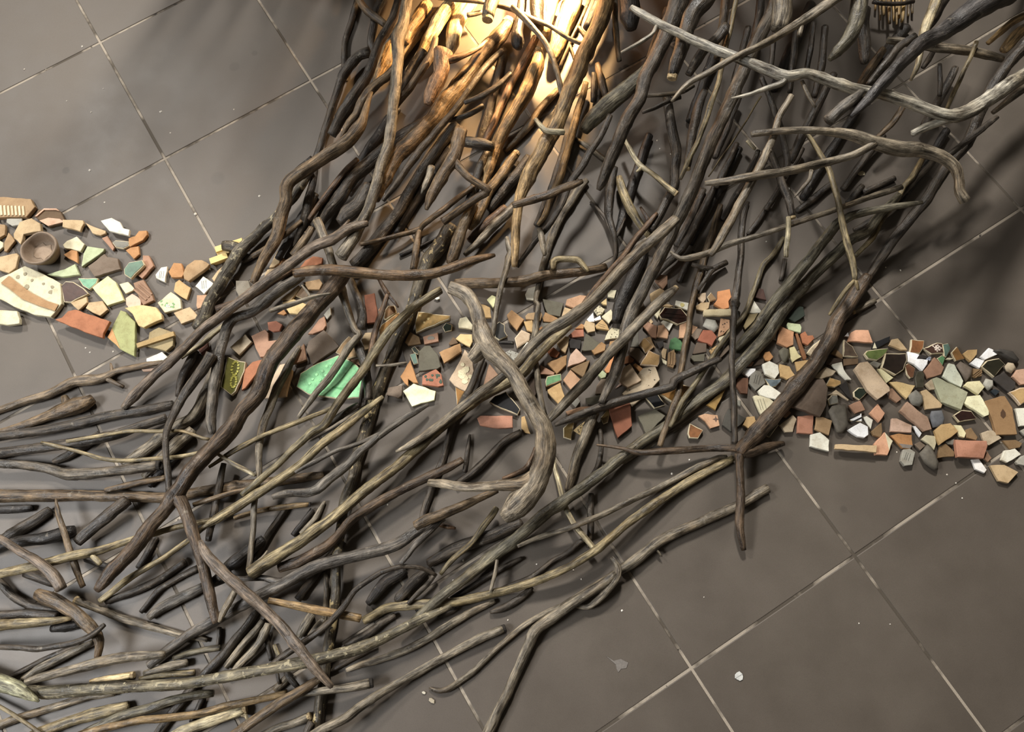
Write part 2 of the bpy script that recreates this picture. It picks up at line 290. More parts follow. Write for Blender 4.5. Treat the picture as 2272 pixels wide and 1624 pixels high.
SHERDS = '''
a|-60,158 30,148 275,168 315,238 235,330 90,328 -60,342|tn|rim|tan rim sherd with a row of fine ridges along its lower side
a|340,265 400,255 515,255 545,280 590,375 440,420 360,365 315,330|br|bowl|brown curved bowl fragment with a pale pink broken rim
a|60,345 195,342 200,395 110,412 55,380|lg|f|greyish sherd tucked just below the ridged rim sherd
a|-30,390 45,400 48,440 40,490 -30,530|tn|f|small tan sherd cut off beside the greyish sherd
a|130,490 190,385 300,355 370,395 372,460 300,480 230,500 205,590 140,530|bf|c|large buff sherd with a shallow groove above the clay cup
a|35,560 75,470 135,545 60,640 35,640|tn|f|narrow tan pointed sherd left of the clay cup
a|-30,530 30,560 25,600 -30,650|cr|f|tiny greenish cream sherd below the small cut-off tan sherd
a|575,365 755,365 765,395 735,470 570,425 575,395|bf|c|thick buff rim sherd right of the brown bowl fragment
a|765,378 850,420 950,455 950,480 905,497 830,475|bf|f|slim buff sherd shaped like a pointed leaf
a|925,380 1020,352 1095,390 1125,445 1185,460 1175,515 1000,470|cw|c|ridged cream white sherd at the top of the left strip
a|1155,520 1215,500 1250,455 1320,452 1325,490 1285,540 1170,600|or|f|light orange sherd right of the ridged cream white sherd
a|1010,560 1040,540 1160,550 1165,590 1110,615 1040,605|og|g|grey green glazed sliver with pale rim beside the light orange sherd
a|915,520 965,500 1030,605 1015,635|pk|f|narrow pink sherd left of the grey green sliver
a|1130,630 1175,605 1248,592 1255,665 1205,710|or|f|small orange tan sherd just below the light orange one
a|565,580 600,545 690,505 760,575 725,640 640,618 580,612|cr|f|pale greenish cream sherd right of the clay cup
a|570,670 640,628 695,628 700,745 610,700|or|f|small bright orange triangular sherd beside the clay cup
a|735,780 750,660 785,595 940,615 930,640|pg|f|pale sage triangular sherd above the taupe notched sherd
a|790,775 940,660 965,690 1060,705 1085,800 980,830 850,868|tp|f|taupe sherd with a notched upper edge
a|1285,675 1340,678 1385,770 1280,885 1225,845 1290,790|pk|f|pink sherd partly under the bottle green glazed sherd
a|1115,800 1160,740 1280,718 1300,760 1180,885 1120,850|gn|g^|bottle green glazed sherd lying on a pink sherd
a|420,850 580,800 675,752 715,850 560,868|pg|f|long pale green sherd pointing at the clay cup from below
a|-20,690 150,655 165,680 140,790 80,835 -20,805|bf|f|buff sherd left of the clay cup above the big basin fragment
a|-40,890 90,840 230,775 400,850 550,930 555,1110 460,1232 320,1215 130,1140 -40,1050|cr|basin|big cream basin fragment with a brown band and grey spots
a|550,950 590,910 660,915 750,970 795,1020 640,1100 575,1095|ma2|g|reddish brown sherd with pale rim beside the basin fragment
a|700,880 885,882 870,930 805,985 745,950|gn2|g|small mint green glazed triangle above the lime cream sherd
a|830,965 970,860 1040,915 1115,1080 965,1130 920,1070|py|f|large lime cream four-sided sherd in the left strip
a|1075,935 1155,912 1215,985 1130,1022|cr|f|small cream square sherd right of the lime cream sherd
a|1200,925 1290,895 1350,985 1385,1080 1290,1125 1245,1040|pk2|rib|pinkish brown sherd with three lengthwise ribs
a|1130,1060 1190,1020 1270,1075 1265,1165 1175,1170 1135,1120|pp|f|pale pinkish five-sided sherd left of the ribbed sherd
a|645,1110 785,1050 795,1105 710,1175|bf|c|small buff rim sherd below the reddish brown sherd
a|770,1150 800,1100 920,1085 970,1165 900,1220 830,1190|bf|f|buff sherd with dark specks above the long orange sherd
a|1145,1165 1300,1135 1420,1155 1475,1220 1480,1265 1310,1335 1260,1320 1215,1220|ye|c|wide yellow buff sherd with a raised diagonal fold
a|530,1275 590,1255 640,1195 705,1180 1020,1290 960,1395 950,1435 790,1385|or2|c|long orange terracotta rim sherd below the basin fragment
a|965,1415 1085,1170 1130,1185 1220,1275 1215,1450 1210,1585 1080,1520|ol2|patch|mottled olive green sherd with an orange unglazed corner
a|-30,1180 165,1185 195,1260 195,1300 80,1312 -30,1300|cr|c|thick cream rim sherd below the big basin fragment
a|1225,1485 1335,1430 1345,1370 1430,1325 1565,1375 1555,1490 1495,1540 1330,1495|tn2|ledge|olive tan rim sherd crossed by a raised ledge
b|100,1400 240,1340 290,1390 230,1435 100,1430|cw|f|cream sherd at the tip of the gnarled twig
b|55,1500 180,1485 160,1512 70,1518|pp|f|small pink sliver just below the gnarled twig
a|1400,850 1450,785 1505,775 1485,915 1405,880|cw|line|small cream sherd with two scored lines
b|300,620 345,540 415,545 440,640 420,668 325,672|or|f|orange faceted sherd right of the scored cream sherd
b|445,650 470,570 540,520 610,525 680,565 660,590 540,680 490,715 450,695|tn|c|tan shell-shaped sherd with a curved ridge
b|540,750 610,662 710,728 620,822|cw|line|cream diamond sherd with a dark scratch
b|345,795 360,720 395,690 500,765 465,870 430,855|ye2|f|orange tan squarish sherd above the green spotted sherd
b|200,900 320,800 405,865 415,950 265,990|cr|spotg|cream sherd with green and white glaze spots
b|550,925 555,830 655,825 600,940 560,955|sp|f|small pink sherd half under the knobbly mottled branch
b|345,990 490,938 565,1020 545,1045 415,1090 395,1055|bf|f|flat buff sherd below the green spotted sherd
b|665,520 740,475 715,420 790,380 960,330 985,350 960,385 850,430 850,490 710,548|ye|bars|yellow moulded rim piece under the knobbly mottled branch
b|690,680 740,610 820,545 830,580 715,720|bf|f|narrow buff sherd alongside the knobbly mottled branch
b|905,700 1020,700 1050,790 950,875 905,790|lg2|f|grey buff sherd in the gap right of the knobbly mottled branch
b|1205,585 1260,470 1280,430 1310,470 1300,540 1250,575|bf|f|pointed buff sherd left of the small orange one behind the forked stick
b|1290,570 1330,495 1365,520 1330,570 1280,590|or|f|small orange sherd peeping behind the forked stick
b|1165,650 1190,600 1260,590 1260,640 1180,690|bf|f|small buff sherd just under the forked stick
b|1475,590 1530,520 1600,480 1690,495 1680,545 1560,585|or2|f|terracotta oval sherd above the arched horizontal branch
b|1310,870 1470,740 1490,760 1440,830 1400,880|bf|f|long buff sherd under the bluish bent branch
c|225,430 290,345 360,420 300,460|br|g|glossy brown sherd beside the thin forked twig
c|290,310 440,280 470,320 440,375 340,375|tn|f|tan sherd just below the arched horizontal branch
c|105,490 210,460 365,520 260,600 170,590|ye|f|yellow buff sherd with a thin twig lying across it
c|60,590 120,555 145,590 120,605|or|f|tiny orange sherd left of the yellow buff one under the thin twig
c|195,660 230,610 260,620 225,685|pk|f|tiny pink sherd at the edge of the thick reddish brown branch
b|1190,1075 1270,1062 1325,1095 1300,1150 1240,1160 1200,1140|sp2|f|rounded salmon red sherd above the hooked pink sherd
b|1045,1200 1170,1140 1200,1170 1200,1245 1280,1235 1290,1260 1190,1330 1165,1385 1125,1390 1085,1310|pk|f|pink sherd with a hooked notch in its side
b|850,1300 990,1180 1050,1250 935,1370|bf2|f|greyish pink square sherd with a dark smudge
b|565,1260 650,1240 660,1310 600,1370 570,1330|rd2|f|dark red sherd in shadow left of the bluish bent branch
h|565,440 600,300 625,165 700,195 790,215 780,300 700,480 660,515|ol|scroll|olive green glazed sherd with a yellow scroll in relief
h|755,470 780,290 850,215 960,190 900,300 790,450|or2|f|orange sherd right of the olive scroll sherd
h|920,510 1000,420 1100,240 1150,230 1215,290 1155,525 950,540|bf3|f|cream tile fragment lying under a slanting twig
c|235,1250 270,1130 420,1040 610,965 740,1025 815,1090 830,1200 800,1350 600,1360 480,1340 340,1320|mt|relief|large mint green glazed sherd with raised dots
c|320,920 345,840 480,740 620,885 380,1055|tp2|f|large grey buff sherd above the mint green sherd
c|335,775 440,640 485,615 500,700 475,740 380,775|pk|f|pink sherd above the large grey buff sherd
c|480,600 540,530 545,600 510,645|lg|f|small whitish sherd right of the thick reddish brown branch
c|200,1045 270,900 300,860 325,1005 270,1030|pk2|f|pinkish brown sherd left of the large grey buff sherd
c|585,940 640,860 705,795 760,830 780,975 700,1000 620,960|tn|g|orange tan sherd at the upper edge of the mint green sherd
c|820,830 850,765 910,760 905,905 850,918|bf|f|buff sherd between two dark upright sticks near the mint sherd
c|720,1005 790,1000 810,1060 740,1030|pk|f|small pink sherd at the corner of the mint green sherd
c|845,425 935,405 965,600 940,670 870,680|rd|f|red orange upright sherd in shadow below the arched branch
c|970,560 1000,520 1040,560 985,600|pk|f|tiny pink sherd right of the red orange upright one
c|1030,560 1060,520 1120,520 1135,580 1040,645 1020,640|am2|g|brown glazed sherd just above the amber glazed one
c|975,740 1000,690 1155,580 1165,615 1015,800 985,790|am|g|amber glazed oblong sherd left of the mustard triangle
c|1300,680 1330,575 1620,610 1610,640 1310,765|mu|spotc|mustard glazed triangular sherd with pale spots
d|130,510 160,470 215,490 210,540 150,555|dg|g|small dark green glazed sherd below the mustard triangle
c|1210,850 1260,755 1340,800 1355,860 1240,880|tn3|f|dull tan sherd right of the cream mottled tall stick
c|1375,800 1510,760 1515,840 1385,870|pk|patchg|oblong pink sherd with a grey glaze smear
c|1255,960 1310,945 1330,1040 1290,1050|sg|g|tiny oval green glazed chip left of the slate sherd
c|1270,905 1300,885 1340,930 1330,960 1290,940|dg|g|dark green chip above the tiny oval green one
c|1335,1110 1340,930 1390,880 1440,880 1510,960 1535,1070 1500,1090|og|f|grey green slate-like sherd above the salmon mottled sherd
c|1365,1230 1370,1150 1490,1090 1540,1140 1560,1240 1510,1250|sp2|spotd|salmon sherd with dark green mottling
c|1170,1160 1260,1010 1330,1215 1290,1215 1240,1180 1240,1240 1210,1220|or|f|orange sherd with a split, left of the salmon mottled sherd
c|1195,1290 1290,1220 1490,1290 1475,1370 1360,1400 1275,1430|py2|f|pale yellow sherd above a grey forked branch tip
c|1050,1330 1060,1260 1190,1240 1185,1330 1155,1355|tp|c|grey brown rim sherd left of the pale yellow sherd
c|1150,1040 1190,920 1225,1040|dk|f|dark grey triangular sherd beside the cream mottled tall stick
d|100,740 290,665 305,735 145,845|tn4|c|orange tan curved sherd right of the slate-like sherd
d|245,615 290,570 395,575 400,640 375,690 290,645|ye|f|yellow buff sherd left of the stump on the crooked branch
d|185,660 220,600 245,610 270,655 200,675|br|f|small brown sherd left of the yellow buff one by the stump
d|270,480 285,430 345,415 400,490 395,530 275,515|cr|f|cream sherd touching the upper crooked branch
d|450,295 510,310 560,335 570,425 500,425|bf4|f|orange buff sherd right of the upper crooked branch
d|530,260 575,220 610,235 615,300 585,335|py|f|pale yellow pointed sherd left of a thin upright twig
d|50,250 100,235 105,255 80,265|cw|f|tiny white chip left of the crooked branch elbow
d|875,215 900,160 965,140 985,210 960,270 885,260|cw|f|cream white sherd beside the pale upright stick, under the horizontal branch
d|1030,255 1100,270 1220,295 1190,415 1080,400 1050,330|og|f|dull grey sherd in shadow left of the scalloped salmon sherd
d|1235,310 1250,260 1370,220 1445,230 1430,260 1330,345|sp|f|salmon pink sherd with a scalloped upper edge
d|1200,420 1230,330 1330,360 1270,425|bf|f|buff sherd just below the scalloped salmon sherd
d|710,400 750,355 865,440 800,540 730,470|tn4|f|orange brown sherd standing alone left of the pale upright stick
d|875,410 900,385 1010,365 1030,400 1010,455 880,440|tn|f|tan sherd crossed by the pale upright stick
d|1030,430 1055,375 1185,435 1150,465 1040,462|tn4|f|orange sherd right of the pale upright stick
d|860,460 940,447 950,560 890,540|bf4|f|buff orange sherd just left of the pale upright stick
d|1030,470 1090,463 1110,490 1020,520|gy|f|small grey sherd under the orange one by the upright stick
d|780,610 840,535 920,570 910,630 800,700|bf3|g2|pinkish cream shell-like sherd with a pale rim
d|825,735 890,645 935,650 930,690 860,745|cw|f|white cream sherd below the shell-like sherd
d|1000,520 1025,500 1035,530 1000,560|or|f|tiny orange chip right of the pale upright stick
d|690,740 740,715 840,755 790,825 740,780|lg|spotk|cream and grey patterned sherd beside the crooked branch
d|590,500 640,460 690,490 690,550 715,590 640,628 600,600|bk2|g|dark grey glassy sherd right of the crooked branch
d|190,985 260,860 310,760 330,710 400,800 420,960 335,1090 240,1040|bf3|worn|large cream sherd with a crusty worn surface
d|480,1080 550,840 640,950 520,1060|pk2|f|large dull pink sherd behind the crooked branch
d|245,1050 330,1090 260,1220|am|g|amber glazed sliver below the crusty cream sherd
d|550,1185 600,1130 700,1090 830,1250 805,1300 650,1240|bk|g|blue black glazed sherd with a chalky rim
d|440,1330 470,1305 760,1310 762,1415 630,1420 465,1395|pk3|f|oblong brick pink sherd alone on the floor
d|840,1320 870,1310 920,1470 870,1460 840,1420|bf4|f|buff orange sherd at the left side of the crooked branch bend
d|1115,590 1190,530 1180,570 1120,600|cr|f|tiny cream sherd between two crossing long sticks
d|1160,655 1235,590 1270,600 1260,680 1235,745 1200,720|bf|f|buff wedge sherd below the tiny cream one
d|1075,730 1130,690 1185,740 1160,780 1100,765|or2|f|small orange red sherd below the brown long stick
d|1265,585 1320,535 1400,530 1405,595 1300,605|sp2|f|salmon red sherd above a dark stone sherd
d|1320,525 1380,478 1405,490 1400,525|or|f|small orange sherd on top of the salmon red one
d|1400,500 1420,450 1500,475 1505,545 1440,560|bf|f|buff six-sided sherd left of the striped orange buff one
d|1430,440 1485,380 1500,460 1450,465|wh|f|bright white triangular chip in the middle cluster
d|1485,440 1550,405 1560,440 1510,455|wh|f|small white chip right of the triangular white one
d|1070,835 1250,760 1245,850 1160,930 1130,900|tn4|f|brown orange sherd left of the pinkish cream triangle
d|1255,870 1280,760 1335,700 1430,795 1400,820|pp|f|pinkish cream triangular sherd in the middle cluster
d|1280,885 1460,805 1400,965 1330,920|tn3|f|brown sherd with a small white stub on it
d|1215,985 1280,895 1385,990 1295,1085|sp|f|pink orange square sherd below the brown one with a stub
d|1075,1075 1190,1010 1230,1130 1225,1180 1175,1205 1080,1100|bf4|f|light orange sherd just below the mid green glazed one
d|1055,1000 1070,955 1195,930 1200,990 1060,1045|gn3|g|mid green glazed sherd right of the pale upright stick
d|1010,850 1140,920 1130,940 1010,935|pk|f|narrow pink sherd above the mid green glazed one
d|890,1000 940,940 1000,960 990,1080 950,1150 900,1080|br2|f|dark brown sherd left of the mid green glazed one
e|165,800 205,650 330,735 270,800 190,808|og|f|olive grey triangular sherd in the middle cluster
e|245,790 345,725 385,750 375,800 280,840|tn4|f|stepped orange tan sherd right of the olive grey triangle
e|50,720 70,690 165,710 150,790 60,780|dk|f|dark stone sherd left of the olive grey triangle
e|275,440 320,395 375,430 350,470 310,485|cr|spotk|cream sherd with dark flecks above the white chips
e|345,495 430,430 455,480 440,520 410,560|cr|f|smooth cream sherd right of the flecked cream one
e|285,580 350,520 395,570 415,620 300,605|bf4|line|striped orange buff triangular sherd below the white chips
e|370,710 405,625 440,595 515,610 520,640 490,690|cr|spotk|speckled cream sherd left of a fork of crossing sticks
e|400,255 480,258 460,330 400,320|cr|f|small cream sherd high beside the long grey stick
e|340,370 390,330 392,392 360,388|ye|f|tiny yellow sherd below the small cream one by the long grey stick
e|600,770 640,650 675,625 680,770|gy|f|grey sherd right of the crossing sticks
e|400,830 420,720 490,705 450,780|tn4|f|orange brown sherd under the blunt ended stick
e|370,975 450,850 480,810 490,830 430,1000 390,1005|or3|f|bright orange pointed sherd between two crossing sticks
e|310,1020 350,980 390,1010 380,1045 340,1055|pg|f|small pale green sherd below the bright orange pointed one
e|285,1195 300,1120 340,1060 410,1055 380,1190|tp|f|grey brown sherd below the small pale green one
e|200,1230 340,1200 340,1280 220,1290|og|f|dark olive sherd above the low dark branch
e|60,1260 120,1210 155,1260 110,1320|gy|f|small greenish grey sherd at the foot of the blunt ended stick
e|20,1350 150,1310 290,1300 200,1350 40,1382|sp|f|long narrow peach sherd above the low dark branch
e|0,1500 40,1460 95,1450 80,1540 70,1608 0,1585|mu2|g|mustard brown glazed sherd right of the crooked branch bend
e|90,1520 240,1400 215,1490 160,1565|ye|spotk|yellow buff wedge sherd with dark dots below the low dark branch
e|335,1410 400,1330 420,1370 400,1450 360,1465|mu2|g|small dark mustard sherd left of the large rust red one
e|530,1190 720,960 830,945 870,1065 750,1200 620,1305 590,1270|bf2|spotk|large buff sherd with rows of dark dots
e|500,1080 545,955 600,920 705,1070 580,1135|bf3|f^|pinkish tan sherd overlapping the dotted buff sherd
e|465,1145 510,1095 525,1110 480,1140|pp|f|tiny pale pink chip left of the dotted buff sherd
e|410,1330 500,1280 590,1260 610,1310 620,1480 490,1590 450,1480|rd|f|large rust red sherd below the low dark branch
e|670,1390 830,1330 920,1390 750,1560|og|f|large olive grey square sherd right of the rust red one
e|735,1225 790,1190 850,1190 920,1290 820,1325|bk|g|black glazed sherd with a pale outline
e|840,1180 1030,1095 1170,1140 1130,1200 980,1265 900,1215|am|g|amber glazed sherd crossed by two thin sticks
e|1290,1290 1470,1130 1370,1340|mu|f|mustard orange triangular sherd beneath a thick slanting stick
e|1215,1390 1280,1370 1390,1385 1410,1480 1325,1505 1280,1440|sp|star|peach sherd with a dark star-shaped stain
e|1120,1550 1140,1460 1260,1520 1215,1595 1135,1590|rb|g|small rust glazed sherd alone above the left arm of the knotted branch
f|215,1190 250,1080 270,1040 430,1130 380,1190 290,1250|gy2|f|dark slate sherd crossed by the upright twig
e|690,930 770,800 870,845 865,915 850,945|mu3|g2|golden tan rounded sherd with a small nick
e|680,750 720,690 740,688 815,770 740,828|mu3|g2|golden tan diamond sherd with worn spots
e|740,690 785,675 830,780 800,760|tn|f|narrow tan sherd behind the golden diamond one
e|580,820 600,775 680,780 745,850 690,920 640,870|tp|f|grey brown sherd left of the golden rounded one
e|560,860 590,845 640,880 630,905 550,925|rb|f|small rust sherd left of the grey brown one by the golden sherds
e|630,930 650,915 725,970 690,1000|or|f|small orange sherd above the pinkish tan overlapping one
e|835,735 900,710 905,760 870,790|dk|f|small dark sherd right of the golden diamond one
e|955,775 970,700 1010,680 1060,710 1085,750 1060,800 985,790|gn3|glass|rounded jade green glass piece
e|885,810 900,780 935,790 920,880 890,860|bf|f|small buff sherd left below the jade green glass
e|940,940 945,820 1000,790 1020,900 990,960|tn3|rib|brown ribbed sherd just below the jade green glass
e|885,870 935,900 930,930 900,910|cr|f|tiny cream chip left of the brown ribbed one
e|1042,690 1050,570 1110,545 1210,590 1190,640 1100,690|sp|f|pink sherd crossed by a thin upright stick
e|1150,670 1200,600 1255,610 1220,690 1190,705|tp|f|grey pink rounded sherd left of the brick red one
e|1210,710 1260,615 1340,620 1385,680 1340,760 1300,740|rd3|f|brick red rounded sherd in the middle cluster
e|1260,575 1290,510 1370,525 1405,590 1360,635|lg|peb|light grey rounded sherd above the brick red one
e|1395,680 1420,510 1500,525 1500,600 1440,660|sp|spotk|peach oblong sherd with a brown dot
e|1395,700 1405,682 1470,660 1440,710 1420,725|cr|f|tiny cream sherd below the peach oblong one
e|1315,800 1415,735 1400,790 1340,840|bf4|spotk|light orange triangular sherd with a dark dot
e|1375,880 1440,800 1490,750 1500,790 1420,870|tp|f|long brown sherd beside the triangle with a dark dot
e|1165,830 1200,730 1290,735 1290,815 1180,835|tp3|f|olive brown sherd below the brick red one
e|1145,870 1160,845 1275,830 1270,900 1180,900|og|f|dark olive sherd just below the olive brown one
e|860,480 910,410 1060,420 1125,500 1115,540 1030,570 940,525 880,515|ma|shiny|glossy maroon glazed sherd with bright highlights
e|895,400 930,378 995,400 960,408|bf|f|slim buff sherd on the upper edge of the glossy maroon one
e|1005,395 1015,350 1135,375 1125,440|cw|spoty|cream oblong sherd with a yellow centre
e|820,480 880,415 875,440 850,515|cr|f|cream sherd at the left edge of the glossy maroon one
e|880,545 900,530 990,562 955,625 930,600|cw|f|cream white sherd below the glossy maroon one
e|715,585 760,545 845,580 840,690 800,685|pk|f|dusty pink sherd right of the blunt ended stick
e|840,680 855,575 905,570 950,640 940,695|sp|f|peach pink sherd right of the dusty pink one
e|640,480 700,380 720,370 750,460 690,520|tp|f|greyish brown ridged sherd left of the blunt ended stick
e|770,540 790,515 810,545 790,565|bf|f|tiny buff chip above the dusty pink sherd
e|780,290 870,240 910,260 910,300 830,385 800,385|bf|f|buff sherd just above the blunt ended stick
e|825,175 860,115 940,125 940,200 900,250|pk2|f|dusky pink sherd above the buff one by the blunt ended stick
e|1205,290 1285,280 1285,340 1260,375 1215,340|bf3|f|small buff sherd above the long cream rod
e|1295,320 1330,278 1380,340 1320,362|tn3|g|tiny brown and cream triangular sherd
e|1195,400 1240,370 1320,365 1310,420 1270,445 1200,430|bf|f|buff cream sherd just above the long cream rod
e|1355,385 1390,340 1390,270 1500,248 1515,320 1490,360 1495,415 1440,430|or3|f|bright peach orange sherd with concave sides
e|1255,470 1265,440 1510,435 1505,495 1260,500|cr2|c|long cream rod-like sherd by the upright twig
f|450,170 495,60 565,160 560,178 460,182|cw|f|cream white triangular sherd right of the upright twig
f|485,35 515,-50 585,-35 612,65|ma2|f|dark maroon sherd above the cream white triangle
f|350,165 380,150 365,210|gy|f|tiny grey sherd behind the upright twig
f|405,300 450,190 540,180 500,250 420,330|tn2|f|olive tan sherd below the cream white triangle
f|630,245 660,180 720,140 715,180 660,240|or2|f|narrow orange sherd between two parallel slanting sticks
f|800,225 850,165 905,115 945,125 960,205 870,262|dg|patchc|dark green and cream glazed sherd above the pale green one
f|795,285 805,265 915,280 930,310 920,360 860,345 810,330|pg|f|pale green sherd just below the dark green and cream one
f|710,450 715,370 735,295 860,350 855,465 800,490|sp3|f|salmon orange six-sided sherd
f|920,370 960,345 985,385 1030,380 1045,410 985,470 940,450|or2|f|orange red sherd with a pinched waist
f|870,365 895,362 975,575 965,600 945,595|rb|f|thin rust coloured rod sherd
f|640,405 690,335 712,330 702,425|lg|glass|grey glass piece left of the salmon orange six-sided sherd
f|585,565 600,530 640,525 675,575 645,610 600,605|or|f|small orange tan hexagonal sherd alone below the salmon one
f|725,520 770,485 815,500 820,570 790,620 760,610|og|peb|brown grey pebble left of the cream yellow sherd
f|820,490 865,480 900,545 930,575 850,622 830,590|ye3|f|cream yellow sherd left of the thin rust rod
f|870,620 960,605 1020,600 950,680 890,705|bf4|f|light orange sherd below the thin rust rod
f|975,540 1040,460 1100,420 1095,470 1050,575|bf2|g|brown curled sherd with a cream edge by the thick dark branch
f|575,640 640,612 720,650 728,720 690,772 600,730|cw|f|cream white hexagonal sherd
f|395,720 405,675 515,680 515,700 450,760|wh|f|bright white sherd left of the cream white hexagon
f|455,815 470,730 520,700 560,705 605,810 515,880|gy|line|grey sherd with fine lines below the bright white one
f|590,768 690,778 745,772 740,800 700,840 650,850|bl|g|blue grey glazed half-round sherd
f|725,690 732,640 820,660 870,740 800,780 740,750|ye2|f|golden buff sherd right of the cream white hexagon
f|805,790 830,755 880,745 850,800 800,870 775,860|tp|f|narrow grey brown sherd left of the thick dark branch
f|535,880 590,830 640,830 750,905 710,960 620,945 560,920|cw|f|large cream sherd below the blue grey half-round one
f|490,930 520,920 640,950 685,985 660,1030 585,1125 550,1070|cr|line|cream wedge sherd with brown streaks
f|340,840 350,765 450,765 440,910 380,905|rb2|f|rust brown sherd just right of the upright twig
f|490,660 540,600 590,590 590,640|br2|f|dark brown sherd above the bright white one
f|475,600 530,530 555,520 545,570 500,605|lg|f|slim grey sherd beside the parallel slanting sticks
f|440,660 480,615 500,620 480,655|pk|f|tiny pink chip above the bright white sherd
f|810,1030 880,930 1000,790 1110,785 1150,870 1140,1020 1090,1120|tp3|c|large taupe sherd under the thick dark branch
f|1020,770 1140,670 1230,710 1200,750 1100,780|bf2|c|cream shell-like sherd right of the thick dark branch
f|1195,640 1290,620 1310,690 1380,780 1330,780 1250,710|cw|f|cream sherd with a long curved tail
f|1145,840 1185,760 1280,790 1285,820 1230,850|mu3|g|tan glazed sherd with cream rim above the grey glass piece
f|1190,545 1235,500 1300,560 1300,595|tn3|f|brown tan sherd right of the curled one by the thick dark branch
f|1140,640 1160,580 1290,590 1300,615 1180,650|br2|f|dark brown oblong sherd above the sherd with a curved tail
f|1305,600 1310,590 1440,588 1440,640 1310,655|br|f|brown oblong sherd below the brown wedge
f|1300,572 1310,420 1390,480 1440,575|tp3|g|brown wedge sherd with a pale rim
g|35,235 70,150 110,130 225,130 265,245 130,235|sp4|f|large salmon pink sherd with a stepped top
g|10,185 40,150 50,190|wh|f|tiny white chip left of the large salmon pink sherd
g|255,300 275,240 420,185 410,240 300,300|bk|patchc|black and cream chip right of the large salmon pink sherd
g|410,265 435,215 490,205 575,310 520,310|bf|f|buff triangular sherd right of the black and cream chip
g|595,335 610,215 725,225 720,290 685,345|rb|g|rust brown square glazed sherd
g|655,385 690,350 780,370 740,390|dk|f|dark chip below the rust brown square
g|715,295 840,245 890,250 905,340 790,350|ma3|flower|maroon sherd painted with white flowers
g|890,260 940,250 965,300 925,375 905,365 900,310|sg|g|sea green glazed sherd right of the flower painted one
g|840,385 885,358 915,385 890,450|gn3|g|small green glazed sherd below the sea green one
g|915,395 940,378 1000,385 960,400|cr|f|tiny cream sliver right of the small green one
g|970,335 1020,280 1090,390 1010,410|rb3|g|amber tile chip with a cream border
g|1075,345 1120,310 1205,305 1200,350 1145,415|ye2|f|golden buff sherd right of the amber tile chip
g|1235,370 1310,290 1345,305 1385,350 1275,398|wh|f|bright white sherd beside the long dark pebble
g|1140,430 1195,380 1270,405 1225,475|wh|f|bright white four-sided sherd below left of the other white one
g|1350,315 1420,300 1530,320 1590,390 1570,425 1480,390|dk2|peb|long dark pebble at the upper right end of the strip
g|1240,460 1290,405 1400,385 1455,440 1355,555|dg2|g|dark olive glazed sherd with a pale broken edge
g|1460,455 1490,420 1535,425 1560,470 1520,515 1475,495|bf2|peb|small round buff pebble below the long dark one
g|1525,550 1560,490 1624,480 1680,520 1680,610 1600,620|pp2|f|peach sherd cut off below the small round pebble
g|1330,570 1450,510 1550,600 1545,650 1490,695 1400,620|gy3|f|dark grey sherd with a pale broken side
g|1490,690 1590,650 1680,645 1680,760 1595,805|bf4|g2|tan sherd with pale rim below the dark grey one
g|1260,620 1290,565 1350,580 1355,640 1310,670|lg|peb|light grey chip left of the dark grey sherd
g|1325,680 1360,660 1410,680 1370,725|bl2|f|small dark blue chip
g|1025,445 1060,410 1160,470 1155,540 1110,590 1070,520|tp2|peb|smoky brown stone right of the tall pale cream sherd
g|1165,550 1165,475 1250,485 1245,545 1190,560|tn3|rib|small brown striped sherd right of the smoky brown stone
g|578,322 685,352 660,390 760,400 755,440 710,500 640,440 580,415|wh|f|large bright white sherd with an angular arm
g|745,395 765,365 790,375 780,408|bl3|line|tiny blue striped white chip
g|720,500 775,440 820,375 905,465 880,530 760,565|pk|f|dusty pink kite-shaped sherd
g|895,550 950,430 1000,440 1080,590 1060,645 960,598|cw2|f|tall pale cream sherd above the pale olive rectangle
g|800,570 840,555 1120,690 1060,850 880,780|pg2|f|large pale olive rectangular sherd
g|735,620 795,570 825,665 780,670|bf2|f|greyish buff sherd left of the pale olive rectangle
g|1075,640 1110,600 1220,590 1260,650 1210,715|py3|c|cream triangular sherd with a ridge
g|1085,790 1110,730 1230,715 1310,850 1310,895 1270,910|py2|f|pale lime cream sherd left of the orange brown tile
g|1270,770 1420,725 1455,725 1520,830 1565,1070 1380,1075 1350,960|tn5|leaf|large orange brown tile sherd with a dark leaf mark
g|1548,835 1680,830 1680,990 1590,995|cw|f|pale cream sherd cut off right of the orange brown tile
g|1590,1040 1660,1000 1690,1080 1630,1080|lg|f|small grey sherd cut off below the pale cream one
g|1240,1060 1300,1035 1350,1035 1425,1105 1310,1170 1275,1165|bf2|f|greyish cream sherd below the orange brown tile
g|1430,1125 1550,1120 1610,1150 1590,1190 1500,1205|tn3|f|tan sherd above the fan-shaped cream one
g|1420,1300 1450,1215 1545,1198 1600,1250 1475,1325|cw|f|pale cream fan-shaped sherd
g|1555,1320 1600,1270 1680,1240 1680,1360 1570,1340|lg|f|greenish grey sherd cut off right of the fan-shaped one
g|1320,1350 1450,1345 1575,1410 1485,1510 1400,1490|bf|f|large buff sherd below the fan-shaped one
g|1155,1295 1220,1290 1290,1390 1270,1420 1190,1385|wh2|f|white pointed sherd below the terracotta rectangle
g|1265,1290 1290,1220 1335,1285 1300,1320|pk2|f|small pink brown sherd right of the terracotta rectangle
g|1000,1120 1060,1125 1270,1135 1280,1180 1255,1290 1010,1280|pk3|c|big terracotta pink curved rectangular sherd
g|845,1285 870,1180 920,1150 1000,1230 995,1270|tn3|f|brown tan sherd left of the terracotta rectangle
g|925,1135 1000,1110 985,1165 940,1160|gy|f|small greenish grey sherd above the brown tan one
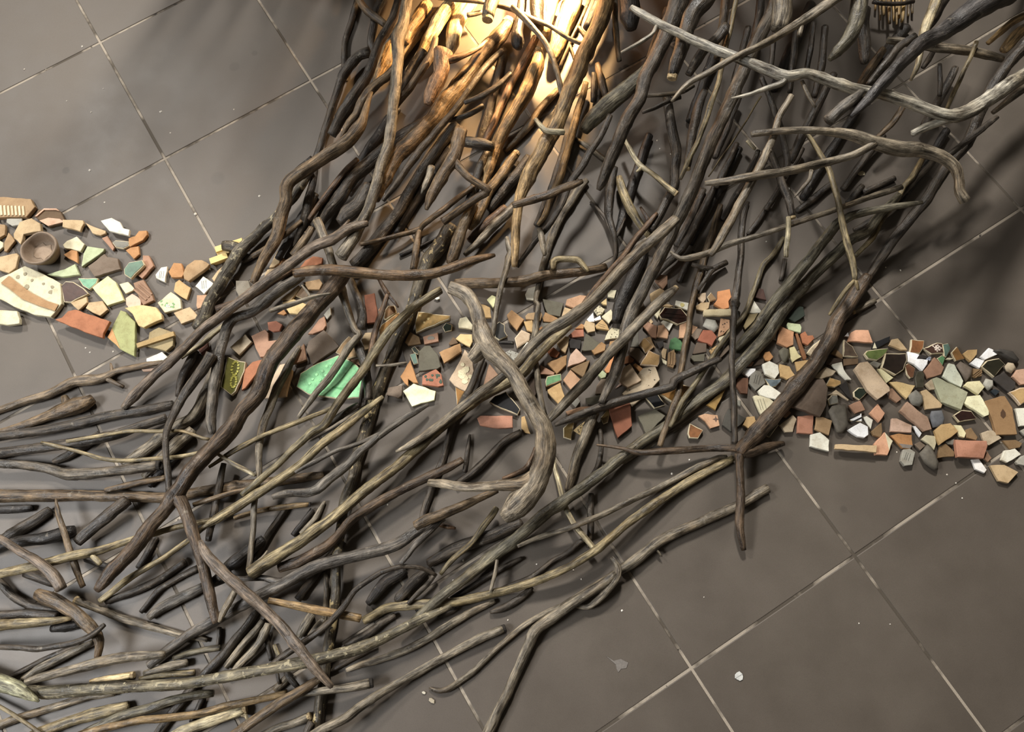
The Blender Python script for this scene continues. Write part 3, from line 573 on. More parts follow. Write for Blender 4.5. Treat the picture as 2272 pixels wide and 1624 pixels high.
g|690,1240 760,1160 800,1190 860,1320 850,1385 820,1385 730,1320|gy4|peb|long grey pebble below the cream horn-shaped sherd
g|635,1160 690,1135 740,1170 690,1215|tp|f|grey brown sherd left of the long grey pebble
g|700,1115 745,1075 825,1085 835,1150 815,1215 770,1160|cr|f|cream horn-shaped sherd left of the orange tan curved rim
g|515,1310 540,1205 600,1200 645,1230 620,1345 550,1355|lg3|line|grey pebble with fine scored lines
g|420,1080 500,1060 615,1075 625,1170 600,1200 530,1195|or|patchk|orange sherd with a grey worn patch
g|420,1045 425,930 470,930 610,990 600,1060 480,1050|pp|c|pale pink thick sherd above the worn orange one
g|615,995 650,995 705,1060 685,1095|wh|f|narrow white sherd right of the pale pink thick one
g|510,860 575,775 720,890 755,910 795,1025 730,1040 600,935|pk2b|f|long pinkish tan sherd with a stepped side
g|785,900 800,860 890,850 915,930 900,985 810,1005|bl4|peb|blue grey rounded square stone
g|810,1040 870,985 950,975 1025,1045 960,1100 850,1170|ye2|c|orange tan curved rim sherd below the blue grey stone
g|985,985 1060,990 1105,1060 1090,1100 1050,1090|py3|f|pale yellow sherd right of the orange tan curved rim
g|1095,1030 1150,1010 1210,1095 1195,1125 1110,1100|tn3|f|brown sherd above the terracotta rectangle
g|990,900 1060,850 1150,860 1200,930 1040,960|ma|g|dark maroon glazed sherd with a white edge
g|275,1160 370,1050 445,1130 395,1260 290,1255|sp4|patchc|salmon sherd with a cream side at the end of the long rod
f|1215,1410 1220,1370 1590,1380 1585,1445 1230,1415|bf|c|long straight buff rod sherd along the lower edge
g|250,1045 340,965 350,1045 335,1100 270,1080|tn3|f|tan triangular sherd above the salmon one by the long rod
g|235,880 310,795 375,880 320,960|sp4|f|salmon pink diamond sherd
g|45,810 150,765 195,850 110,880|pk|f|dusty pink notched sherd below the dark green rimmed one
g|45,935 160,880 165,955 60,950|wh|stripe|black and white striped glazed sherd
g|180,915 210,905 265,940 245,1020|cw|f|cream sherd right of the striped one
g|40,1030 150,965 220,1000 225,1075 190,1100 130,1090|wh|f|bright white rounded sherd below the striped one
f|1180,1060 1210,1015 1330,1000 1350,1190 1300,1260 1250,1250|gy4|peb|large flat grey pebble left of the striped sherd
f|1165,960 1200,920 1250,920 1260,990 1180,1010|gy|g|small grey glass sherd with a pale rim
f|1165,920 1240,870 1355,960 1350,970 1255,915|bf2|f|cream curved sherd above the small grey glass one
f|1395,890 1440,850 1510,855 1520,895 1450,965 1400,935|dg|g|dark green glazed sherd with pale rim left of the tan and cream sherd
g|185,345 210,315 400,295 385,340 300,405 220,390|ol3|g|leaf green glazed sherd with a cream rim
g|340,470 375,340 560,340 572,400 540,490 470,535|br3|g|big dark brown glazed sherd with a pale rim
g|225,435 280,405 345,430 305,475|lg|glass|clear greenish glass piece below the leaf green sherd
g|85,490 130,435 200,425 400,650 405,690 290,765 200,680|bf3|c|large tan and cream sherd with a jagged ridge
g|305,480 345,480 450,560 385,610|py3|f|pale yellow sherd right of the tan and cream one
g|410,600 480,595 645,630 570,750|ye|f|buff yellow triangular sherd
g|590,720 660,665 715,720 720,780 690,815 620,800|gy|peb|grey stone right of the buff yellow triangle
g|695,680 745,665 890,800 880,830 740,845|bf|f|buff wedge sherd left of the pale olive rectangle
g|415,660 440,655 525,750 480,785 415,740|pk2|f|brown pink sherd left of the grey stone
g|645,560 665,500 710,495 735,530 725,650 655,650|og|glass|upright oblong of olive glass
g|550,450 580,430 645,475 630,555 600,565 570,530|rb2|g|rust brown sherd with a pale rim left of the olive glass
f|730,1190 850,1095 885,1135 850,1250 780,1255|bf2|f|tan grey sherd left of the square brick pink one
f|890,1260 895,1110 1038,1100 1030,1270|pk3|f|square brick pink sherd
f|1048,1230 1060,1120 1120,1115 1205,1150 1175,1280|tn|f|tan sherd right of the square brick pink one
f|1005,1380 1010,1275 1095,1255 1180,1325 1175,1425|cw|f|cream sherd below the tan one by the brick pink square
f|400,1190 435,1115 505,1110 525,1180 490,1240|bf4|f|light orange sherd right of the dark slate one
f|600,1280 640,1220 700,1160 720,1190 640,1300|og|g|dark sherd with a cream tip under the thick dark branch
f|745,1105 795,1035 835,1080 790,1125|pk2|f|pink brown sherd half under the thick dark branch
f|335,1000 355,960 385,970 380,1025|lg|glass|small clear glass chip right of the upright twig
f|1270,840 1330,790 1395,970 1345,930|dk|f|dark slate sliver left of the dark green rimmed sherd
'''
STICKS = '''
2|dk|791,-30,14 792,0,14 781,42 766,91 764,148,12 768,180,9|thin dark stick at the top, the leftmost one
4|dk|821,116,26 798,123 774,148 759,172,22 744,217 727,271,18 712,320,16 702,350 697,390,14 683,448,18 671,498,16 651,547,5|dark bent branch with a sawn end high on the left edge
6|br|790,-25,15 797,0,15 816,25,16 838,42,15 857,57,14|short brown twig sloping down at the top left
3|dk|850,-30,18 848,0,18 835,25,18 828,62,17 823,99,16 833,122,12|dark upright stick between the short brown twig and the tall grey one
5|dk|897,-30,24 887,0,24 872,44,24 858,67,22 838,103,22 828,138,22 813,172,24 781,222,28 757,259,26 735,300,20|dark branch running down from the top beside the tall grey stick
9|gr|912,-40,26 904,0,25 895,49,26 883,86,30 882,138,24 877,197,23 870,259,22 863,315,22 848,357,23 833,416,24 818,461,24 806,488,26 786,525,28 757,570,32|tall grey stick standing proud down the whole upper left of the heap
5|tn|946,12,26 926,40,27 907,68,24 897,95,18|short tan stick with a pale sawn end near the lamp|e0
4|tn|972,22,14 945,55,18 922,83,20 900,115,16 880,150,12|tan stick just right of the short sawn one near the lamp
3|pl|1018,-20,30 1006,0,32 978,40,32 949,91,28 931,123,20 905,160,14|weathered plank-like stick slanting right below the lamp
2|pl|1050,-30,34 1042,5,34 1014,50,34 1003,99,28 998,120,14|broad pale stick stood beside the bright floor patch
5|br|966,84,15 959,118,20 941,148,18 912,192,18 887,222,16 862,258,14|brown stick with a blunt tip left of the bone-shaped branch
4|dk|941,113,18 922,138,20 904,172,20 888,200,18 870,232,14|dark stick tucked between the tall grey stick and the brown blunt one
3|tn|876,90,18 867,110,32 853,138,30 840,165,20 830,185,6|split tan wedge of wood glowing left of the tall grey stick
5|br|880,145,16 860,168,18 838,185,20 818,206,24 798,234,20 791,254,18 774,273,16 757,305,7|brown stick tapering to a point at the left edge
8|br|824,205,8 818,224,12 808,254,18 798,283,28 769,315,30 725,345,30 700,361,28 670,382,27 645,400,27 635,418,26 635,445,26 624,478,26 616,517,26 599,552,25 580,584,22 562,628,14|long brown branch with a sharp elbow on the left edge
8|rdp|983,116,40 980,140,36 978,162,32 968,182,34 958,205,30 949,232,16|bone-shaped brown branch with one arm below the bright floor patch|s:990,136,16 1008,130,18 1032,121,14 1062,106,10 1084,86,5
6|br|1127,52,30 1105,84,38 1084,108,38 1045,158,40 1015,195,40 983,234,38 959,268,36 909,318,36 877,350,34 852,394,34 838,425,26 832,445,18|thick long branch with its upper tip lit by the lamp|e0
5|dk|966,246,6 945,266,18 922,285,28 877,315,30 838,345,28 810,370,28 784,390,30 747,441,34 722,470,34 700,505,26|thick dark branch lying alongside the elbowed one
7|dk|1116,113,14 1084,140,14 1045,192,15 1015,236,16 971,288,17 922,347,17 880,407,14 850,445,8|long thin stick lying along the thick lit branch
5|dk|1012,276,22 995,295,24 976,322,24 946,365,26 914,418,26 890,462,24 870,490,24 841,525,26 816,559,28 784,590,28|straight dark branch crossing the middle left of the heap
7|gr|958,370,17 952,390,17 944,410,14 936,430,5|short splintered stub above the brown forked stick
8|br|1023,288,28 1019,305,28 1013,330,26 1003,355,30 990,375,28 974,402,27 956,438,22 946,465,8|brown forked stick with an orange lit arm|s:1003,352,20 1016,368,18 1040,394,16 1068,412,17 1083,423,19 1074,430,19 1058,439,18 1024,463,18 982,492,18
7|dk|1026,314,22 1045,316,26 1070,320,26 1094,326,22|short dark block of wood lying crosswise
7|dk|1133,163,12 1106,190,16 1084,205,15 1069,214,15 1030,228,10|short dark twig across the gap below the lamp
6|dk|1072,235,12 1045,251,13 1018,262,12 995,267,10|short dark twig just under the other crosswise one
3|dk|1119,110,14 1109,160,18 1099,197,18 1079,271,20 1062,320,18|dark stick behind the pinkish brown one
6|rdp|1190,82,16 1161,138,18 1138,177,18 1114,229,18 1084,296,18 1072,322,14|pinkish brown stick sloping left of the broad lit branch
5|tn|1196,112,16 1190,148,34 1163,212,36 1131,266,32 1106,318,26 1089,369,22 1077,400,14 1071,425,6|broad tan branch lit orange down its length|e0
7|bk|1160,-30,18 1159,0,19 1154,37,20 1148,75,24 1149,95,28 1151,108,14|dark upright stick with a lumpy foot against the lamp glow
7|gr|1085,-2,10 1100,10,12 1137,21,12 1174,39,13 1218,57,11 1260,84,10 1292,98,9|thin grey twig running across in front of the lamp
9|gr|1098,-30,30 1094,0,31 1086,20,32 1082,38,26|thick grey stub pointing down at the top edge by the lamp|e1
6|gr|1036,34,10 1054,31,10 1072,26,9|tiny grey twig below the top edge by the bright floor
7|gr|960,-6,9 1010,-1,10 1050,2,10 1078,6,9|grey twig lying along the very top edge
8|gr|1137,15,13 1166,44,14 1194,74,13 1223,118,13 1235,160,13 1249,212,14|thin grey twig hanging down through the lamp glow
8|tn|1356,-30,36 1346,0,36 1327,57,38 1297,118,38 1280,167,36 1258,217,34 1238,271,34 1206,328,34 1184,369,34 1167,403,30 1154,440,22 1148,472,20 1145,509,20 1143,544,18 1142,592,14|long smooth tan branch lit at the top and dark at the foot
7|bk|1340,-30,24 1331,0,24 1318,30,23 1302,64,20|dark blunt stick left of the long smooth tan branch
6|bk|1190,-25,32 1191,20,32 1193,62,28|thick dark upright stick in front of the lamp
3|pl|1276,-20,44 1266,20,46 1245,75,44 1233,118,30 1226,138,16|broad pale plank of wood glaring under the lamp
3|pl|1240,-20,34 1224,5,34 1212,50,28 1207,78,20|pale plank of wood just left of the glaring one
6|br|1310,-10,8 1304,10,8 1282,57,8 1263,99,8 1243,150,8|thin reddish twig crossing the lamp glow|s:1281,57,9 1292,72,10 1302,86,9|s:1264,101,8 1270,118,8 1278,140,7
6|gr|1363,-20,12 1364,5,12 1366,62,12 1370,100,12 1374,135,11|thin straight rod hanging right of the smooth tan branch
7|bk|1398,-30,42 1396,0,42 1399,40,40 1402,64,22|thick dark stub at the top edge right of the thin rod
14|pg|1400,16,12 1418,27,16 1457,50,17 1500,70,18 1532,86,19 1584,108,20 1648,133,22 1709,158,24 1746,170,26 1791,163,24 1832,177,24 1894,197,26 1956,208,26 2018,227,26 2080,251,27 2122,257,30 2166,238,30 2215,206,32 2272,166,32 2330,130,32|long pale grey branch sweeping across the upper right|s:1748,168,16 1735,184,14 1697,197,11 1660,210,8 1623,218,4|s:2130,255,24 2100,266,20 2080,273,18 2050,284,18 2023,297,14|s:1458,52,9 1450,72,9 1428,89,10 1408,101,9 1378,117,6
13|gr|2330,165,16 2290,184,16 2250,212,17 2203,250,10|pale grey stick below the end of the long pale branch
15|gr|1880,-20,22 1845,3,22 1796,36,22 1759,59,20 1697,96,17 1623,131,15 1574,160,14 1527,186,12 1490,225,8|grey branch with a peg crossing above the long pale one|s:1779,48,10 1776,65,12 1773,80,10
9|dk|1520,-30,42 1506,0,40 1484,62,36 1457,123,32 1432,172,30 1418,222,30 1391,266,32 1366,328,30 1345,378,28 1334,408,20 1328,422,10|thick dark weathered branch in the middle of the heap
7|og|1452,138,26 1428,167,34 1371,214,36 1322,256,36 1305,275,32 1294,292,22|mossy grey branch with a rounded blunt end
10|dk|1580,-30,46 1563,0,44 1533,37,42 1514,99,34 1502,135,30 1492,168,24|dark branch with a pale splintered end at the top middle|e1
8|gr|1428,212,8 1455,211,9 1482,209,9 1516,203,10 1540,190,8|small grey twig below the pale splintered end
7|dk|1510,215,10 1482,225,10 1450,240,10 1425,249,8|dark twig under the small grey one
6|dk|1480,215,18 1484,240,20 1489,283,22 1500,333,23 1497,374,23 1495,413,24 1482,440,22 1460,482,22 1445,512,18|dark bent branch behind the smooth straight one
8|ol|1638,-20,11 1633,0,11 1621,62,11 1606,123,11 1596,177,11 1579,227,12 1554,300,11 1527,357,11 1509,398,7|thin straight pale rod down the upper middle
7|gr2|1735,-30,28 1714,25,28 1672,105,28 1638,185,28 1611,246,29 1581,308,30 1557,365,30 1536,418,30 1517,460,30 1500,495,28 1480,540,28 1455,588,26 1428,640,26 1400,695,26 1388,730,24 1373,802,24 1356,846,22 1334,893,14|long smooth grey branch running from top middle to the sherds
8|gr|1500,486,22 1472,512,26 1423,554,28 1374,603,28 1337,645,28 1300,680,26 1260,709,26 1215,735,26 1190,757,22 1165,784,20 1147,806,20 1110,838,18 1058,876,18 1009,916,18 972,945,18 910,987,16 878,1002,7|grey branch slanting across the sherds to lower left
7|ol|1264,722,16 1240,745,18 1221,760,20 1184,797,22 1159,827,22 1110,857,22 1073,878,22 1011,920,24 950,972,24 873,1041,25 824,1077,26 775,1118,26 750,1140,26 719,1164,27 670,1199,28 608,1238,30 554,1272,28|long yellowish brown branch parallel below the slanting grey one
9|rd|1458,473,8 1438,497,13 1406,536,14 1381,571,14 1337,620,13 1305,660,12 1278,694,10 1264,710,6|rusty red twig lying on the slanting grey branch|s:1440,492,8 1430,474,8 1421,460,6
9|gr|1740,-30,42 1736,0,42 1734,30,42 1729,64,38|thick upright grey stump at the top right of middle
5|br|1612,-20,20 1608,15,20 1600,80,18 1590,130,14|brown stick behind the thin pale rod at the top
8|dk|1612,55,16 1604,68,22 1584,92,22 1562,111,22 1545,135,22 1528,165,16|dark grey stub crossing behind the thin pale rod
10|og|1910,-30,38 1906,0,38 1899,49,38 1882,86,32 1858,114,24 1840,132,10|curved horn-like branch at the top right
8|dk|1917,20,26 1914,49,28 1918,100,26 1919,140,16|dark stick beside the curved horn-like branch
16|dk2|2260,-50,70 2203,-5,64 2156,25,52 2092,72,40 2043,98,34 2006,133,30 1969,172,28 1932,214,22 1905,243,16 1888,258,7|heavy dark branch slanting down at the top right
12|dk|2030,80,16 1994,105,16 1960,145,15 1925,188,12|thin dark stick beside the heavy slanting one
13|pl2|2082,-30,22 2077,0,22 2063,37,22 2050,70,20 2043,110,14 2036,145,12 2021,178,7|pale weathered upright stick behind the heavy dark one
11|gr|1969,89,16 2010,94,20 2068,104,22 2141,112,22 2191,122,20 2224,131,14|grey crosswise stick behind the thin upright rod
12|ol|2167,93,9 2154,125,9 2141,153,9 2117,204,9 2101,240,8|thin upright tan rod at the far right
15|tn|2300,25,14 2255,44,15 2218,72,14 2192,96,10|pale prong of wood at the right edge of the frame
15|tn|2300,48,22 2262,72,24 2240,96,24 2226,112,16|pale broken stick end at the right edge, under the prong
6|dk|2330,45,30 2280,96,30 2240,138,28 2210,180,28 2171,256,26 2150,310,24 2119,347,23 2079,403,22 2055,443,22 2015,492,21 1976,541,20 1948,583,20 1915,630,16|outermost long dark branch on the right side
9|rd2|1925,612,20 1904,642,30 1880,680,32 1858,711,34 1838,756,34 1808,807,35 1772,854,37 1735,898,37 1685,953,36 1652,992,34 1640,1006,32|thick dark knotted branch ending in a star of arms|s:1650,1000,22 1635,995,15 1600,994,15 1564,995,15 1475,1001,16 1416,1004,14 1381,995,8 1324,987,5|s:1641,1008,24 1641,1035,18 1644,1101,20 1641,1160,19 1650,1220,12|s:1640,1006,26 1667,1003,24 1700,992,22 1738,984,12
5|ol|1628,1016,12 1611,1025,18 1534,1066,19 1446,1122,20 1386,1166,20 1327,1217,20 1268,1255,19 1209,1282,18 1150,1302,18 1096,1316,18 1007,1336,19 918,1342,20 859,1349,20 830,1365,20 806,1377,18|long yellowish stick running from the star knot to lower left
7|tn|800,1372,18 770,1366,18 719,1356,18 658,1344,16 596,1332,13|tan stick with a broken end pointing left
6|dk|1661,448,6 1650,472,13 1645,509,14 1644,559,14 1637,620,14 1630,669,15 1626,736,14 1624,822,14 1629,896,14 1630,984,14|thin upright twig reaching down to the star knot|s:1634,668,18 1628,677,24 1622,680,14
7|og|2046,449,10 2010,455,14 1976,460,17 1922,470,18 1885,480,20 1855,500,22 1828,534,23 1786,588,24 1749,633,24 1712,678,24 1680,724,22 1650,756,20 1630,780,14|bent stick with a forked tip, upper of two parallel ones on the right
5|og|1995,432,14 1951,478,20 1922,515,24 1887,532,25 1858,561,26 1818,598,26 1774,645,26 1737,689,26 1698,749,26 1653,798,26 1602,852,26 1549,888,24 1490,936,24 1416,986,26 1357,1033,26 1283,1089,26 1209,1140,26 1155,1186,26 1096,1233,26 1036,1280,24 977,1325,22 918,1378,20 892,1398,12|very long straight branch from the right down to lower middle
4|ol|2046,353,12 2023,394,12 2005,413,12 1991,443,11 1961,482,12 1936,527,13 1897,568,10|yellowish twig near the outermost right branch
8|gr|2000,415,13 1960,428,13 1922,440,13 1848,467,13 1774,492,13 1700,517,13 1669,527,13 1620,541,14 1571,561,15 1534,571,15 1509,573,11 1487,559,6|long thin grey stick lying across the right of the heap
10|ol|1786,292,10 1803,315,11 1838,374,12 1853,423,12 1863,460,13 1872,509,14 1887,566,14 1895,596,13 1897,622,11|long thin crossing stick with a forked foot at the right|s:1897,620,10 1902,635,9 1904,644,6|s:1896,622,9 1872,650,10 1840,699,7
7|dk|1706,325,10 1715,346,14 1734,405,17 1748,440,18 1758,480,16|dark stub with a broken brown end in the right middle|e1
9|pl2|1750,482,11 1749,510,12 1747,534,12 1744,570,10|short pale rod hanging below the dark broken stub
2|dk|1741,575,10 1738,600,10 1732,622,9|short dim stick under the short pale rod
12|gr|1756,212,13 1742,236,14 1729,259,14 1714,308,16 1692,357,18 1677,386,18 1657,421,18 1620,492,19 1596,536,19 1576,566,14|grey stick slanting through the right middle|s:1700,340,12 1710,334,10
13|gr|1667,298,13 1709,293,13 1771,289,15 1832,291,17 1894,300,24 1936,315,30 1993,330,34 2043,334,32 2092,350,30 2118,370,26 2127,398,22 2130,425,22 2142,446,26|dark grey forked branch with a hooked right end|s:1940,318,22 1925,328,18 1898,342,18 1869,351,18 1796,369,19 1722,384,18 1684,389,18 1620,401,17 1564,407,10|s:1800,378,9 1796,398,9 1784,413,8 1762,438,3
6|pl2|1384,305,10 1403,342,11 1421,367,12 1448,386,12 1477,411,13 1498,428,14|pale bent twig with a cut end in the middle|e1|s:1424,372,10 1412,381,4
3|ol|1373,392,12 1378,412,20 1392,450,20 1406,474,19 1426,504,18 1448,532,16|pale tan stick behind the rusty red twig
6|dk|1362,372,18 1353,420,22 1350,455,20 1352,485,16 1362,522,14 1368,556,11 1358,592,9|gnarled dark twig dangling in the middle of the heap|s:1360,524,8 1345,487,9 1330,468,8 1310,448,5|s:1366,528,7 1378,505,8 1386,484,4
7|dk|1353,256,12 1334,300,14 1312,332,15 1295,364,16 1270,398,15 1258,423,15 1243,458,14 1216,502,13 1179,546,13 1147,592,10|long thin dark stick right of the smooth tan branch
5|gr|1302,400,14 1284,420,18 1265,448,20 1241,487,19 1226,522,18 1211,566,16 1199,615,15 1189,669,13 1194,676,13 1189,723,14 1184,756,13 1187,792,13 1194,846,14 1199,883,12 1212,926,9|pale grey upright stick reaching down among the sherds
7|gr|1124,526,8 1129,550,14 1134,560,17 1130,571,17 1120,608,14 1108,652,14 1100,699,13 1092,748,12|thin upright twig with a forked head over the horizontal branch|s:1132,556,14 1148,549,10
5|dk|1074,786,15 1066,806,16 1053,839,16 1034,883,17 1014,913,16 1000,953,15 984,1014,16 967,1059,17 952,1100,16 936,1152,14|dark stick coming out below the stump of the crooked branch
5|br|1345,592,18 1320,598,20 1270,605,22 1209,611,24 1159,624,24 1098,628,22 1049,629,22 1010,630,20|horizontal branch joining the head of the crooked branch
10|ol3|998,637,26 1012,642,30 1036,655,31 1054,682,32 1063,715,34 1070,742,46 1084,772,48 1117,804,38 1142,834,36 1162,871,36 1184,908,36 1204,942,40 1211,975,44 1207,1022,45 1190,1068,48 1164,1105,52 1138,1130,46 1118,1147,30|big crooked branch with a bent foot in the centre|s:1070,772,36 1055,788,32 1044,798,24|s:1185,1058,34 1160,1073,30 1107,1077,23 1070,1080,21 1033,1081,20 1005,1077,20 984,1073,21 953,1071,18
7|gr|1197,508,12 1200,522,15 1205,545,14 1209,566,9|short pale stub beside the pale grey upright stick
7|ol|1227,597,14 1228,582,18 1240,575,15 1280,576,14 1292,586,13 1304,603,9|pale hook-shaped stick on the horizontal branch
9|br|1292,402,10 1270,411,16 1246,419,17 1222,430,18 1196,439,18 1160,449,18 1138,455,14|short brown stick lying across the smooth tan branch
5|tn3|1144,342,18 1130,362,22 1117,384,22 1088,420,22 1068,458,24 1052,490,24 1042,508,12|split stick with a pale sawn top in the middle|e0
4|dk|1174,349,20 1158,372,24 1142,394,24 1110,430,24 1085,465,22|dark stick just right of the split one with a sawn top
6|gr|1140,455,18 1122,477,22 1093,503,22 1070,528,20 1053,546,16 1030,566,10|smooth grey stick forking left from the smooth tan branch
4|rd|1122,460,16 1085,492,20 1062,514,20 1042,535,18|reddish brown stick under the smooth grey fork
7|br|1052,448,20 1045,465,24 1031,492,26 1016,536,28 1004,572,26 998,586,16|blunt brown stick above the arched branch
2|dk|1080,338,18 1066,370,20 1050,420,20 1040,450,18|dim dark stick under the orange lit arm
7|br|1052,412,12 993,458,14 960,483,14 936,502,13 929,514,12|thin angled twig with two arms over the bare floor|s:933,508,12 919,513,12 880,523,11 846,532,10 800,542,9|s:930,510,12 927,525,14 922,560,14 915,598,12
4|bk|977,524,7 950,537,8 932,547,8 887,567,8|thin black twig on the floor below the angled one
9|br2|1098,566,8 1075,571,16 1049,578,20 999,596,24 949,609,25 870,611,24 796,604,26 735,599,25 688,601,23 652,607,18|arched horizontal branch lit orange along its upper side
8|bl|672,610,18 636,633,22 599,660,23 562,690,23 522,703,24 505,725,23 495,755,23 487,785,24 478,836,26 471,885,26 468,935,24 471,962,16|bluish grey bent branch reaching down to the reddish brown one
9|gr3|816,495,12 795,500,18 772,508,22 735,532,24 698,547,24 649,582,25 599,618,24 550,655,24 497,696,23 448,733,22 399,783,20 337,837,22 296,880,22 272,906,12|long forked brownish grey stick pointing at lower left|s:735,528,12 755,512,12 775,488,5
8|gr|703,488,20 717,522,20 732,567,19 747,611,20 759,646,20 772,690,18 789,734,15 797,742,16 772,774,18 738,828,16 703,870,14 680,900,12 662,927,8|upright grey stick bending to a bluish foot over the mint sherd
7|dk|775,612,16 785,640,17 796,667,19 804,705,22 802,728,24|dark stick joining the bend of the upright grey one
6|dk|789,752,16 797,775,19 807,800,20 815,846,20 817,885,18|dark short upright stick right of the mint sherd
5|dk|806,842,8 802,875,9 798,908,7|thin dark twig hanging beside the mint sherd
7|rd|862,650,10 852,678,12 841,710,13 827,759,14 820,800,13 816,822,10|reddish dark twig with a forked top|s:862,655,10 848,632,9 840,618,7|s:863,656,9 876,671,8 884,682,4
8|ol2|978,643,18 950,660,18 920,680,18 871,727,19 834,777,20 797,833,20 760,880,20 718,944,20 695,957,18 646,1001,17 611,1036,16 572,1068,16 537,1098,13|long straight olive stick crossing the mint sherd edge
4|mot|1002,500,30 975,545,32 950,578,32 928,639,28 908,698,27 883,752,27 866,796,27 841,858,27 822,919,27 811,959,26 793,1016,25 781,1070,24 766,1107,22 755,1180,22 746,1260,22 744,1322,23 734,1396,23 727,1440,24 718,1510,26 711,1560,27 704,1615,26 698,1650,26|long dark branch with peeling cream bark patches
6|gr|665,768,8 655,785,13 641,812,18 616,861,18 596,910,17 579,959,16 574,1009,14 574,1058,13 564,1119,13 563,1162,13 555,1235,13 550,1264,11|long thin upright stick right of the reddish brown branch
8|rd2|768,600,28 747,628,34 698,683,36 661,727,38 620,778,38 596,810,38 572,873,38 535,915,37 508,959,40 468,998,40 429,1041,36 402,1080,34 385,1105,38 365,1132,30 335,1165,30 296,1218,32 256,1258,32 230,1290,26 214,1310,14|thick reddish brown branch splitting into legs at the left|s:392,1098,34 409,1130,26 429,1186,24 449,1248,23 461,1297,23 471,1345,22 480,1382,16
8|dk|470,785,24 448,822,24 414,868,20 384,922,17 368,965,15 367,990,14 369,1021,14 373,1060,16 375,1090,14|dark stick curving down to the fork of the reddish brown branch
6|dk|434,778,18 420,805,20 404,836,18 397,860,14 393,880,8|short dark shiny stick left of the curving dark one
4|gr|488,790,24 476,820,26 462,862,27 443,903,28 425,930,28 400,942,27 357,972,26 308,1009,24 272,1030,14|grey branch curving to the left behind the bluish one
4|tn4|360,804,10 340,807,11 308,813,13 259,824,14 237,835,18 217,841,22 190,843,24 160,848,25 111,873,22 62,888,19 0,910,17 -50,930,16|gnarled twig with side spurs at the left edge|s:232,838,12 248,846,10 274,859,9|s:248,828,9 248,818,8 245,806,4
3|br|206,884,20 188,895,32 160,904,36 110,922,22 49,945,18 0,959,15 -50,972,14|dark brown plank-shaped stick at the left edge|s:152,906,24 143,880,14
6|dk|384,897,18 320,910,22 246,922,22 172,940,22 99,954,22 0,967,22 -50,974,22|long dark stick running left below the gnarled twig
5|dk|370,927,18 320,942,20 246,967,22 172,981,23 99,992,24 0,1005,24 -50,1012,24|second dark stick running left, just below the long one
7|ol|464,974,8 448,972,8 431,965,8 406,957,8 345,957,8 283,957,8 222,967,8 148,979,7|thin curved tan twig on the dark sticks at the left
7|ol|442,1004,9 394,1014,10 333,1018,9 271,1022,9 222,1016,9 172,1001,8 123,989,8 92,982,7|thin wavy tan twig below the curved tan one
4|dk|222,962,16 195,982,20 160,1005,20 138,1017,18 119,1024,10|dark short stick with a cut end below the left dark sticks
6|gr2|349,1033,22 310,1038,24 271,1043,24 197,1051,26 148,1053,26 111,1041,22 49,1031,19 0,1028,18 -50,1024,18|grey stick with a dark hollow end at the left|h0
3|br|718,1053,16 646,1063,20 572,1074,22 498,1083,24 424,1095,24 365,1104,24 296,1102,25 197,1100,26 99,1100,28 0,1100,28 -50,1100,28|long brown horizontal branch across the left
4|br|367,1060,12 330,1066,14 296,1073,14 234,1088,12|short brown stick above the long horizontal branch
3|dk|282,1110,24 246,1139,26 220,1160,26 197,1179,26 172,1202,22|short grey stick with a rounded end in the left floor gap
7|ol|-50,1284,18 0,1273,18 85,1254,21 158,1234,22 217,1222,19 296,1196,15 345,1183,14 400,1167,14 440,1160,13 475,1152,10|pale stick with a broken stub crossing the left legs|s:205,1232,13 214,1242,13 223,1252,12
6|br|123,1106,3 127,1130,9 133,1152,12 148,1199,14 164,1248,15 184,1302,13|pointed upright brown stick at the left
9|gr3|-50,1165,14 0,1195,15 49,1226,18 89,1250,20 118,1277,23 137,1307,24|brownish stick slanting in from the left edge to the gnarled one
5|dk|-40,1255,18 0,1293,18 30,1323,19 69,1344,20 118,1354,18 160,1362,12|dark curved stick at the left edge
7|br|84,1318,26 105,1327,32 128,1336,32 167,1360,30 190,1382,30 209,1400,26 220,1422,20 218,1445,17 216,1460,14|gnarled brown branch with a drooping foot at lower left
6|gr|172,1333,20 190,1340,18 217,1350,17 276,1374,16 325,1388,16 400,1408,13 461,1420,10|grey stick with a pale broken left end at lower left|e0
7|ol|850,880,8 808,912,16 756,954,19 707,991,20 670,1028,20 621,1063,21 572,1095,24 522,1127,23 480,1152,20 455,1168,12 412,1203,11 362,1238,12 335,1254,13 296,1277,14 256,1307,14 222,1334,12|long grey stick with pale worn patches running to lower left
4|dk|440,1260,14 387,1287,14 350,1312,14 313,1358,10|dark stick behind the right leg of the reddish brown branch
3|dk|410,1246,18 355,1285,18 296,1313,18 234,1334,14|dark stick under the long one with pale worn patches
6|bl|453,1300,20 425,1315,22 399,1327,23 350,1354,23 330,1370,16|shiny bluish stick left of the right leg
6|bl2|985,1148,16 955,1163,20 925,1178,25 874,1210,27 800,1230,28 740,1245,29 690,1262,30 630,1295,28 567,1327,27 522,1351,24 473,1378,24 424,1405,23 375,1440,22 330,1476,18|long bluish grey branch with a side stub across the lower left|s:640,1288,22 616,1290,15 590,1283,14 572,1282,14 545,1284,12 522,1282,10
5|rd2|1027,1020,16 998,1036,20 972,1048,22 898,1083,22 824,1123,22 775,1157,22 745,1195,22 707,1223,24 658,1248,24 620,1260,20|reddish brown branch below the long yellowish brown one|s:625,1258,12 618,1248,10 612,1243,5
9|gr3|444,1199,8 455,1225,20 470,1246,24 522,1295,25 572,1339,25 621,1386,25 663,1437,25 702,1487,23 737,1524,12|straight grey bar slanting down across the lower left
